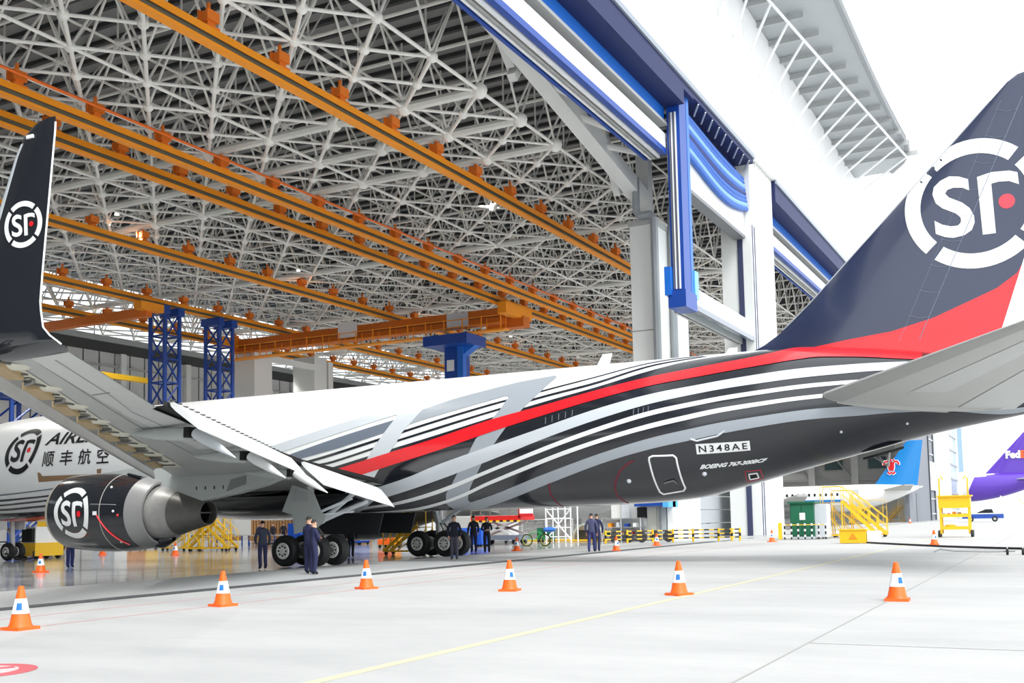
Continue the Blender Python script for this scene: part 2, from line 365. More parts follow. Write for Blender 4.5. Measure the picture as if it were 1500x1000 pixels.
# ball joints: the large ones singly, the rest together
N = np.array([a[0] for a in ndz]); NR = np.array([a[1] for a in ndz]); nx, ny, nd = px_of(N)
nin = (nx > -10) & (nx < 1010) & (ny > -10) & (ny < 420) & ~np.isnan(nd)
ns = np.where(nin & (N[:, 2] == ZB), 1/np.nan_to_num(nd, nan=1e9), 0); bign = np.argsort(-ns)[:150]
bme = mesh('ball_joint', MB().ball((0, 0, 0), 1, 10, 6), True); bme.materials.append(TUBEW)
for k in bign:
    o = bpy.data.objects.new('ball_joint', bme); COL.objects.link(o); o.parent = frame; o.location = Vector(N[k])-FO; o.scale = (NR[k]*1.25,)*3
lo = MB().ball((0, 0, 0), 1, 6, 4); lv = np.array(lo.v); lf = [f for f in lo.f]
rn = np.ones(len(ndz), bool); rn[bign] = False; rn &= (nd < 95); Nr = N[rn]; rr = NR[rn]
V = (lv[None]*rr[:, None, None]+Nr[:, None]).reshape(-1, 3); F_ = (np.array(lf)[None]+(np.arange(len(Nr))*len(lv))[:, None, None]).reshape(-1, 4)
me = np_mesh('joint_balls', V-np.array(FO), F_); me.materials.append(TUBEW); o = bpy.data.objects.new('joint_balls', me); COL.objects.link(o); o.parent = frame; o['kind'] = 'stuff'
# ---------------------------------------------------------------- gate truss behind the door head
gt = thing('gate_truss', 'heavy white girder truss behind the door head', 'truss', (60, 24, 24), kind='structure')
def gd(a, b, w_=.9, name='diagonal'): return obj(name, MB().beam(a, b, w_, w_, (0, 1, 0)), CONC, gt)
YT = 25.4
gd((36, YT, 30.2), (70.6, YT, 24.0), 1.0)
gd((36, YT, 30.2), (14, YT, 24.6)); gd((14, YT, 24.6), (-8, YT, 29.5))
gd((-40, YT, 36), (250, YT, 36), 1.1, 'top_chord')
gd((70.6, YT, 22.2), (70.6, YT, 36), .9, 'post'); gd((36, YT, 30.2), (36, YT, 36), .8, 'post')
for x0, x1, z0, z1 in ((42, 52, 36, 27.2), (52, 60, 26.5, 36), (60, 68, 36, 24)): gd((x0, YT+1, z0), (x1, YT+1, z1), .5, 'brace')
for x in range(38, 66, 4): obj('strut', MB().tube((x, YT, 30-(x-36)*.17), (x+3.5, YD+2.5, 25.4), .22, 8), TUBEG, gt)
for x in (90, 120, 150, 180, 210): gd((x, YT, 36), (x+15, YT, 27), .8); gd((x+15, YT, 27), (x+30, YT, 36), .8)
# ---------------------------------------------------------------- pier, columns, facade
pr = thing('door_pier', 'tall white concrete pier with grey drain pipes beside the door', 'pier', (69, 25, 0), kind='structure')
obj('shaft', MB().box2((68.3, 24, 0), (75.4, 25.75, 21.7)), CONC, pr)
obj('cap', MB().box2((68.2, 23.9, 21.7), (75.5, 25.85, 22.1)), SILV, pr); obj('panel_joint', MB().box2((68.28, 24.0, 14.3), (68.3, 25.75, 14.38)), JO, pr)
PIPE = mat('drain_pipe_grey', (150, 156, 160), .5)
obj('drain_pipe', MB().path([(68.0, 25.1, 25), (68.0, 25.1, 22.6), (68.0, 24.9, 22.3), (68.0, 24.1, 22.3), (68.0, 23.85, 22.0), (68.0, 23.85, 0)], .28, 8), PIPE, pr)
obj('drain_pipe', MB().tube((71.2, 23.7, 0), (71.2, 23.7, 23.5), .26, 8), PIPE, pr)
for k in range(3): obj('cable_pipe', MB().tube((75.8+k*.55, 24.6, 0), (75.8+k*.55, 24.6, 16), .17, 6), mat('cable_dark', (52, 58, 78), .5), pr)
dc = thing('door_column', 'broad white ribbed column between the two door openings', 'column', (83.6, YD+1, 0), kind='structure')
obj('shaft', MB().box2((80.3, YD, 0), (87.4, YD+2.4, 29.3)), CONC, dc)
for k in range(10): obj('rib', MB().box2((82.0+k*.54, YD-.1, 0), (82.0+k*.54+.25, YD, 29.3)), CONC, dc)
for k in range(2): obj('guide_slot', MB().box2((80.5+k*.62, YD-.03, 0), (80.75+k*.62, YD+.05, 24)), mat('slot_navy', (54, 60, 92), .5), dc)
obj('side_slot', MB().box2((80.2, YD+.7, 0), (80.32, YD+1.1, 24)), MATS['slot_navy'], dc)
fa = struct('wall_front', MB().box2((XW, YD-.3, 29.4), (280, YD+.2, 41.2)), mat('facade_white', (250, 250, 250), .5), label='white facade band above the hangar doors')
k = 0
for x in np.arange(XW, 280, 6.5): obj('facade_panel', MB().box2((x+.03, YD-.42, 29.45), (x+6.47, YD-.3, 41.1)), MATS['facade_white'], fa)
# header of the fabric doors: long blue steel box with white and grey guides
hd = thing('door_header', 'long blue and white steel header carrying the fabric doors', 'door header', (40, YD, 25), kind='structure')
for x0, x1, nm in ((XW, 63.3, 'a'), (87.4, 250, 'b')):
    obj('soffit', MB().box2((x0, YD-.35, 27.6), (x1, YD+1.1, 29.35)), NAVYF, hd)
    obj('edge_trim', MB().box2((x0, YD-.5, 29.1), (x1, YD-.36, 29.45)), mat('flashing_grey', (150, 158, 170), .4), hd)
    obj('blue_fascia', MB().box2((x0, YD+1.0, 26.6), (x1, YD+1.3, 27.7)), BLUEB, hd)
    obj('fascia_flange', MB().box2((x0, YD+.8, 26.4), (x1, YD+1.5, 26.6)), SILV, hd)
    obj('grey_guide', MB().box2((x0, YD+1.6, 26.5), (x1, YD+1.9, 27.8)), SILV, hd)
    obj('white_fascia', MB().box2((x0, YD+.95, 24.9), (x1, YD+1.2, 25.9)), WHITE, hd)
    obj('blue_sill', MB().box2((x0, YD+.9, 24.55), (x1, YD+1.25, 24.9)), BLUE, hd)
    for q in range(3): obj('guide_rail', MB().box2((x0, YD+1.35+q*.28, 24.4), (x1, YD+1.5+q*.28, 24.75)), SILV if q % 2 else WHITE, hd)
    obj('inner_sill', MB().box2((x0, YD+2.2, 24.4), (x1, YD+2.4, 24.8)), BLUE, hd)
obj('soffit', MB().box2((65.4, YD-.35, 28.75), (80.4, YD+1.6, 29.35)), NAVYF, hd); obj('edge_trim', MB().box2((63.3, YD-.5, 29.1), (80.4, YD-.36, 29.45)), MATS['flashing_grey'], hd)
obj('soffit', MB().box2((63.3, YD-.35, 28.6), (65.4, YD+1.6, 29.35)), NAVYF, hd)
for x in np.arange(66.5, 80, 1.6): obj('lattice_bar', MB().tube((x, YD-.3, 28.7), (x+.9, YD+.3, 28.3), .07, 5), SILV, hd)
# hanging mullion between the door fields
mu = thing('door_mullion', 'blue and white mullion post hanging from the door header', 'mullion', (63, YD+.6, 15), kind='structure')
obj('post', MB().box2((63.3, YD, 15.6), (64.7, YD+.85, 28.6)), BLUE, mu)
for k, (c, m_) in enumerate(((.22, WHITE), (.36, mat('gasket_grey', (96, 100, 112), .5)), (.46, WHITE), (.6, MATS['gasket_grey']))): obj('guide_strip', MB().box2((63.22, YD+c, 15.8), (63.3, YD+c+.1, 27.2)), m_, mu)
obj('edge_strip', MB().box2((64.7, YD-.02, 15.6), (65.2, YD+.3, 28.6)), BLUEB, mu)
obj('lock_block', MB().box2((63.0, YD-.15, 14.6), (65.3, YD+1.0, 15.7)), BLUE, mu); obj('motor', MB().box2((65.2, YD-.1, 15.5), (65.9, YD+.5, 17.3)), mat('motor_cyan', (120, 196, 226), .4), mu)
obj('motor', MB().box2((62.8, YD+.75, 15.4), (63.4, YD+1.15, 17.2)), BLUEB, mu)
# raised fabric door between mullion and column
fd = thing('fabric_door', 'raised blue fabric door gathered in folds above a white bottom panel', 'door', (71.5, YD+.8, 23.4), kind='structure')
FAB = mat('door_fabric_blue', (30, 96, 186), .5, noise=.12, nscale=1.5); FABL = mat('door_fabric_highlight', (128, 176, 222), .5); FABD = mat('door_fabric_shade', (14, 44, 118), .55)  # pale and deep blues put fold highlights and shade into the fabric colour
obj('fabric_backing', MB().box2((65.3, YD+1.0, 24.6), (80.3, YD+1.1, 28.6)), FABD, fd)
for k in range(9):
    zl, zr = 28.1-k*.36, 27.6-k*.3; sg_ = .2+.07*k; rows = []
    for s_ in np.linspace(0, 1, 17):
        z = zl+(zr-zl)*s_-sg_*math.sin(math.pi*s_**1.3); rows.append([(65.4+14.8*s_, YD+.55+.2*math.cos(q)-.03*k, z+.21*math.sin(q)) for q in np.linspace(0, 2*math.pi, 9)[:-1]])
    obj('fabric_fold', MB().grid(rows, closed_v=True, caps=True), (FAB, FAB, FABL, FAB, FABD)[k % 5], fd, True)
obj('bottom_panel', MB().box2((65.0, YD+.5, 23.1), (80.2, YD+.9, 25.2)), WHITE, fd); obj('panel_edge', MB().box2((65.0, YD+.45, 22.9), (80.2, YD+1.3, 23.15)), mat('edge_dark_grey', (120, 122, 126), .5), fd)
lb = thing('door_bottom_beam', 'pale blue bottom beam of a fabric door hanging half lowered', 'beam', (71, YD+.8, 15), kind='structure')
obj('box_beam', MB().box2((65.3, YD+.1, 15.2), (81.6, YD+.9, 16.3)), mat('beam_pale_blue', (214, 236, 244), .4), lb); obj('lower_lip', MB().box2((65.3, YD+.05, 14.85), (81.6, YD+.35, 15.2)), DGREY, lb)
for k in range(2): obj('seal', MB().box2((65.3, YD+.95+k*.3, 14.7), (81.6, YD+1.1+k*.3, 15.2)), SILV, lb)
obj('end_cap', MB().box2((81.6, YD+.05, 14.85), (81.75, YD+.95, 16.35)), BLUEB, lb)
# ---------------------------------------------------------------- canopy over the doors
cp = thing('door_canopy', 'curved grey canopy with white brackets high above the doors', 'canopy', (95, 17, 41), kind='structure')
def ye(x): return 13.5-.0*x+(-.9*max(0, (x-95)/35)**2 if x > 95 else 0)+(5.5*max(0, (x-120)/12)**2 if x > 120 else 0)
xs = list(np.arange(XW, 132, 3.0)); rows = [[(x, YD-.3, 41.25) for x in xs], [(x, (YD+ye(x))/2, 41.35) for x in xs], [(x, ye(x), 41.3) for x in xs]]
obj('soffit_sheet', MB().grid(rows), mat('canopy_sheet', (176, 181, 184), .5, noise=.05, nscale=.5), cp)
obj('roof_sheet', MB().grid([[(a, b, c+1.0) for a, b, c in r_] for r_ in rows]), SILV, cp)
obj('edge_gutter', MB().path([(x, ye(x), 41.4) for x in xs], .3, 6), mat('gutter_grey', (150, 154, 158), .5), cp)
CW = mat('bracket_white', (244, 245, 246), .45)
obj('chord_tube', MB().path([(x, 17.7-(x-80)*.105, 40.6) for x in np.arange(40, 125, 4.0)], .13, 6), CW, cp)
for x in np.arange(44, 124, 3.9):
    yc = 17.7-(x-80)*.105
    obj('purlin', MB().beam((x, YD-.4, 40.95), (x, yc-1.2, 40.95), .16, .5), SILV, cp)
    obj('strut', MB().tube((x, yc, 40.6), (x+.3, YD-.4, 36.6), .11, 6), CW, cp)
    obj('hanger', MB().tube((x, yc, 40.6), (x, yc, 41.3), .06, 5), SILV, cp)
# ---------------------------------------------------------------- crane rails, one thing each, with their clamps
def rail(y, z, x0, x1, label, off, clamps=True):
    t = thing('crane_rail', label, 'crane rail', (x0, y, z), group='orange crane rails under the roof')
    obj('flange', MB().box2((x0, y-.28, z+.62), (x1, y+.28, z+.72)), ORANGE, t); obj('web', MB().box2((x0, y-.07, z+.08), (x1, y+.07, z+.62)), RAILG, t)
    obj('lower_flange', MB().box2((x0, y-.26, z-.04), (x1, y+.26, z+.1)), ORANGE, t); obj('face_plate', MB().box2((x0, y-.3, z+.36), (x1, y-.26, z+.72)), ORANGE, t)
    if clamps:
        x = x0+((off-x0) % 5.1); cm = MB()
        cm.box2((-.42, -.34, .72), (.42, .34, .8)).box2((-.24, -.2, .8), (.24, .2, 1.05)).box2((-.4, -.32, 1.05), (.4, -.2, 1.55)).box2((-.4, .2, 1.05), (.4, .32, 1.55)).box2((-.3, -.2, 1.0), (.3, .2, 1.5)).box2((.3, -.12, 1.15), (.52, .12, 1.35)); cm.tube((0, 0, 1.4), (0, 0, 26-z), .1, 6)
        cme = mesh('clamp', cm); cme.materials.append(ORANGED)
        while x < min(x1, 150): obj('clamp', cme, None, t, loc=(x-x0, 0, 0)); x += 5.1
    return t
rail(34.3, 24.0, 24, 205, 'orange crane rail nearest the door, crossing the roof alone', GX0)
rail(47.6, 24.0, 24, 205, 'orange crane rail of the close pair, nearer the door, with a conductor bar', GX0)
rail(51.2, 24.0, 24, 205, 'orange crane rail of the close pair, farther from the door', GX0)
rail(65.4, 24.0, 30, 205, 'orange crane rail running behind the black winglet logo', GX0)
rail(81.0, 24.0, 40, 205, 'orange crane rail carrying the two blue lattice masts', GX0)
rail(92.3, 24.0, 50, 205, 'orange crane rail deepest in the hangar', GX0)
cb = obj('conductor_bar', MB().path([(24, 46.6, 25.0), (205, 46.6, 25.0)], .09, 5), mat('conductor_orange', (240, 110, 10), .5), label='thin orange conductor bar along the paired crane rail', cat='conductor bar')
# bridge crane
cr = thing('bridge_crane', 'orange bridge crane girder with walkway hanging under the rails', 'crane', (98.5, 69, 22.4))
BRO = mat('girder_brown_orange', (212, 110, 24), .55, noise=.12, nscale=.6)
obj('girder', MB().box2((97.9, 51.5, 22.3), (99.2, 88.5, 23.9)), BRO, cr); obj('girder_rib', MB().box2((97.84, 51.5, 22.95), (97.9, 88.5, 23.15)), mat('girder_dark_orange', (150, 78, 24), .6), cr)  # rib along the girder in a darker brown orange
obj('walkway', MB().box2((96.6, 50.5, 21.3), (97.8, 88, 21.45)), ORANGE, cr)
for y in np.arange(51, 88.2, 2.3): obj('railing_post', MB().tube((96.7, y, 21.4), (96.7, y, 23.), .07, 5), ORANGE, cr); obj('hanger', MB().tube((97.8, y, 21.4), (98, y, 23.8), .06, 5), ORANGE, cr)
for z in (22.1, 22.9): obj('handrail', MB().tube((96.7, 51, z), (96.7, 88, z), .05, 5), ORANGE, cr)
obj('name_plate', MB().box2((97.7, 70, 22.6), (97.84, 72.6, 24.3)), WHITE, cr); obj('control_box', MB().box2((97.5, 55.5, 22.3), (97.86, 58, 23.8)), LGREY, cr)
for y in (50.2, 88): obj('end_truck', MB().box2((95.5, y-.5, 22.8), (101.5, y+.5, 24.)), ORANGE, cr)
obj('end_frame', MB().box2((99.0, 49.5, 21.9), (100.5, 54, 23.)), BRO, cr)
ps = thing('telescopic_crane_post', 'blue telescopic post with a blue top platform under the crane', 'crane post', (98.5, 57.2, 8))
obj('shaft', MB().box2((97.6, 56.2, 8), (99.2, 58.4, 20.2)), BLUE, ps); obj('corner_tube', MB().box2((97.4, 56.0, 8), (98.1, 56.7, 20.2)), BLUEB, ps)
obj('platform', MB().box2((95.8, 54.6, 20.2), (100, 60.0, 21.29)), BLUE, ps); obj('bracket', MB().prism([(97.6, 54.6, 20.2), (97.6, 56.2, 20.2), (97.6, 56.2, 19.2)], (1.2, 0, 0)), BLUEB, ps); obj('sign', MB().box2((97.55, 57.2, 17.6), (97.6, 58.1, 18.8)), WHITE, ps)
# blue lattice masts hanging from the fourth rail
def mast(x, y, ztop, zbot, wd, label):
    t = thing('lattice_mast', label, 'mast', (x, y, zbot), group='blue lattice masts under the rail')
    for i in (-1, 1):
        for j in (-1, 1): obj('post', MB().tube((x+i*wd, y+j*wd, zbot), (x+i*wd, y+j*wd, ztop), .22, 6), BLUE, t)
    z = zbot; k = 0
    while z < ztop-2:
        for a, b, c, d in ((-1, -1, 1, -1), (1, -1, 1, 1), (1, 1, -1, 1), (-1, 1, -1, -1)):
            if k % 2: a, b, c, d = c, d, a, b
            obj('brace', MB().tube((x+a*wd, y+b*wd, z), (x+c*wd, y+d*wd, z+2.4), .1, 5), BLUE, t); obj('rung', MB().tube((x+a*wd, y+b*wd, z), (x+c*wd, y+d*wd, z), .1, 5), BLUE, t)
        z += 2.4; k += 1
    for i in (-1, 1): obj('trolley', MB().box((x+i*wd, y, ztop+.3), (.9, 2.6, .8)), BLUE, t)
    obj('work_platform', MB().box((x, y, zbot+3.2), (4.6, 4.6, .3)), BLUE, t)
    for i in range(5): obj('guard_post', MB().tube((x-2.2+i*1.1, y-2.2, zbot+3.3), (x-2.2+i*1.1, y-2.2, zbot+4.4), .05, 5), YEL, t)
    obj('guard_rail', MB().tube((x-2.2, y-2.2, zbot+4.4), (x+2.2, y-2.2, zbot+4.4), .05, 5), YEL, t)
mast(79.6, 81, 23.25, 9, 1.0, 'blue lattice mast standing left of the other, behind the wing'); mast(87.5, 81, 23.25, 9, 1.0, 'blue lattice mast right of the other, behind the wing tip line')
# yellow runway beam under rail and a secondary bridge
sb = thing('small_bridge_crane', 'dark orange slanting crane beam in front of the far wall', 'crane', (84, 88, 23)); obj('girder', MB().beam((76, 79.5, 22.8), (76, 97, 22.8), .8, .9), BRO, sb); obj('end_truck', MB().box2((74.5, 79, 22.9), (77.5, 80, 23.7)), ORANGE, sb)
yb = obj('yellow_beam', MB().box2((66, 95.8, 18.6), (92, 96.4, 19.2)), YEL, label='yellow beam low on the far hangar wall', cat='beam')
# white inner columns with their bracing
ic = thing('inner_column', 'square pale column left of the braced pair inside the hangar', 'column', (100, 86, 0), kind='structure'); obj('shaft', MB().box2((98.4, 85.5, 0), (101.6, 88.6, 22.9)), CONC, ic)
ic2 = thing('inner_column', 'pale column right of the braced pair inside the hangar', 'column', (111.5, 86, 0), kind='structure'); obj('shaft', MB().box2((110.6, 86, 0), (113.2, 89.5, 23.4)), CONC, ic2); obj('shaft', MB().box2((113.6, 86, 0), (114.6, 87, 23)), CONC, ic2)
obj('brace', MB().tube((101.6, 86, 18.6), (106, 86, 12), .2, 6), CONC, ic2); obj('brace', MB().tube((110.6, 86, 18.6), (106, 86, 12), .2, 6), CONC, ic2); obj('tie_beam', MB().box2((101.6, 85.9, 21.6), (110.6, 86.4, 22.3)), CONC, ic2)
# high-bay lamps in the roof
lm = mesh('lamp_disc', MB().lathe([(.02, .34), (.1, .28), (.18, .05), (.18, 0)], n=14, caps=True), True); lm.materials.append(mat('lamp_lit', (255, 255, 250), .4, emit=((255, 252, 240), 2.)))
sm = mesh('lamp_stem', MB().tube((0, 0, .5), (0, 0, 1.6), .04, 5)); sm.materials.append(SILV)
lamp_n = 0
for i in range(9):
    for j in range(3):
        x, y = 37.2+i*22.95-(11.5 if j == 0 else 0), 38.5+j*28.05; t = thing('high_bay_lamp', 'round lit high-bay lamp in the roof, %s' % ('row nearest the doors', 'middle row', 'row deepest in the hangar')[j], 'lamp', (x, y, 26.7), group='high-bay lamps in the roof frame', world=False)
        obj('reflector', lm, None, t); obj('stem', sm, None, t)
        L = bpy.data.lights.new('lamp_light', 'SPOT'); L.spot_size = R(128); L.spot_blend = .6; L.energy = 8800; L.shadow_soft_size = .35; L.color = (1, .98, .94); lo_ = bpy.data.objects.new('lamp_light', L); COL.objects.link(lo_); lo_.parent = t; lo_.location = (0, 0, -.5)
# low annex wall behind the pier: white bay with blue awning, then the grey shutter door
ax = thing('gate_annex', 'low white gate room wall with blue awning beside the grey shutter', 'wall', (70, 24, 0), kind='structure')
obj('wall', MB().box2((68.1, 23.3, 0), (74.6, 27.6, 5.6)), CONC, ax); obj('awning', MB().box2((67.0, 23.5, 2.3), (68.1, 25.5, 2.95)), BLUE, ax); obj('awning_top', MB().box2((66.95, 23.3, 2.95), (68.15, 25.55, 3.1)), BLUEB, ax)
obj('awning_end', MB().box2((67.0, 23.1, 2.2), (69.0, 23.5, 3.1)), mat('awning_light_blue', (84, 176, 236), .5), ax); obj('recess', MB().box2((68.05, 25.0, 1.5), (68.1, 25.7, 2.25)), DARK, ax)
for k in range(2): obj('leaf', MB().box2((68.02, 23.6+k*.72, 0), (68.1, 24.25+k*.72, 2.2)), mat('door_beige', (206, 206, 196), .5), ax)
obj('switch_panel', MB().box2((67.95, 26.2, .6), (68.1, 26.8, 3.0)), LGREY, ax); obj('lamp_bracket', MB().box2((67.8, 24.2, 3.9), (68.1, 25.2, 4.2)), DARK, ax)
obj('corner_post', MB().box2((67.9, 23.1, 0), (68.5, 23.5, 5.6)), WHITE, ax)
sh = thing('shutter_door', 'wide grey shutter of broad horizontal panels beside the ribbed column', 'door', (80, 24, 0), kind='structure')
for k in range(6): obj('shutter_panel', MB().box2((75.3, 23.7, k*1.02+.02), (89.0, 23.9, (k+1)*1.02-.03)), mat('shutter_grey', (178, 183, 188), .5), sh)
obj('jamb', MB().box2((74.6, 23.5, 0), (75.2, 24.1, 6.3)), LGREY, sh); obj('jamb', MB().box2((89.0, 23.5, 0), (90.0, 24.1, 6.3)), LGREY, sh); obj('lintel', MB().box2((74.6, 23.5, 6.15), (90, 24.1, 6.9)), LGREY, sh)
# second bay: far door leaf and end columns
ff = thing('far_door_leaf', 'tall slate grey sliding door leaf of the far hangar bay', 'door', (188, YD, 0), kind='structure')
obj('leaf', MB().box2((168, YD, 0), (206, YD+.6, 26)), mat('leaf_slate', (116, 120, 128), .55, noise=.05, nscale=.2), ff)
for k in range(6): obj('ladder_rung_frame', MB().box2((196, YD-.15, 1+k*2.6), (203, YD, 1.25+k*2.6)), SILV, ff)
for x in (195.6, 203): obj('ladder_stile', MB().box2((x, YD-.2, 0), (x+.5, YD, 24)), mat('stile_dark', (70, 74, 80), .5), ff)
obj('notice_board', MB().box2((196, YD-.25, 5.2), (204, YD-.16, 10.2)), WHITE, ff); obj('wicket', MB().box2((176, YD-.08, 0), (180, YD, 4.5)), mat('wicket_grey', (104, 108, 116), .5), ff)
fc = thing('far_column', 'bright white column at the far end of the second bay', 'column', (240, YD, 0), kind='structure')
obj('shaft', MB().box2((206, YD-.4, 0), (232, YD+2, 29.4)), CONC, fc); obj('glazing_strip', MB().box2((234, YD-.2, 0), (248, YD, 22)), mat('strip_glass', (164, 178, 186), .3), fc)
for k in range(7): obj('transom', MB().box2((234, YD-.4, 2+k*3), (248, YD-.2, 2.3+k*3)), SILV, fc)
obj('post', MB().box2((248, YD-.5, 0), (256, YD+1, 29.4)), CONC, fc); obj('blue_duct', MB().box2((250, YD-1.4, 10), (252, YD-.5, 29)), mat('duct_blue_grey', (150, 176, 206), .5), fc)
# ================================================================ cargo airplane, aircraft frame: a = metres aft of the nose, p = metres to port, z = up
FUS=[ # a, z_top, z_bot, half_width
(0,4.05,3.85,.06),(.4,4.75,3.2,.75),(1.2,5.5,2.72,1.35),(2.6,6.45,2.28,1.97),(4.2,7.03,2.0,2.33),(6.5,7.22,1.98,2.48),(8.5,7.31,1.98,2.515),
(14,7.33,1.99,2.515),(22,7.33,2.0,2.515),(30,7.33,2.01,2.515),(35,7.33,2.01,2.515),(37.2,7.33,2.04,2.49),(40,7.33,2.1,2.40),(41.7,7.33,2.22,2.28),(43.5,7.33,2.6,2.1),
(45.1,7.31,3.0,1.9),(47.4,7.1,3.55,1.52),(49.7,6.75,4.1,1.15),(51.2,6.5,4.37,.9),(52.4,6.25,4.57,.66),(53.6,5.9,4.9,.36),(53.9,5.7,5.1,.2)]
def _h(tab,a,k):
    # monotone-ish cubic (Catmull-Rom) interpolation of column k
    n=len(tab)
    if a<=tab[0][0]: return tab[0][k]
    if a>=tab[-1][0]: return tab[-1][k]
    i=0
    while tab[i+1][0]<a: i+=1
    x0,x1=tab[i][0],tab[i+1][0]; y0,y1=tab[i][k],tab[i+1][k]; h=x1-x0; d=(y1-y0)/h
    def sl(j):
        if j==0: return (tab[1][k]-tab[0][k])/(tab[1][0]-tab[0][0])
        if j==n-1: return (tab[-1][k]-tab[-2][k])/(tab[-1][0]-tab[-2][0])
        dl=(tab[j][k]-tab[j-1][k])/(tab[j][0]-tab[j-1][0]); dr=(tab[j+1][k]-tab[j][k])/(tab[j+1][0]-tab[j][0])
        return 0 if dl*dr<=0 else 2*dl*dr/(dl+dr)
    m0,m1=sl(i),sl(i+1); t=(a-x0)/h
    return y0*(1+2*t)*(1-t)**2+m0*h*t*(1-t)**2+y1*t*t*(3-2*t)+m1*h*t*t*(t-1)
def fus(a):
    zt,zb,w=_h(FUS,a,1),_h(FUS,a,2),_h(FUS,a,3)
    return zt,zb,w,(zt+zb)/2
def fpt(a,phi,off=0.0):
    zt,zb,w,zc=fus(a); h=(zt-zb)/2
    return (a,(w+off)*math.cos(phi),zc+(h+off)*math.sin(phi))
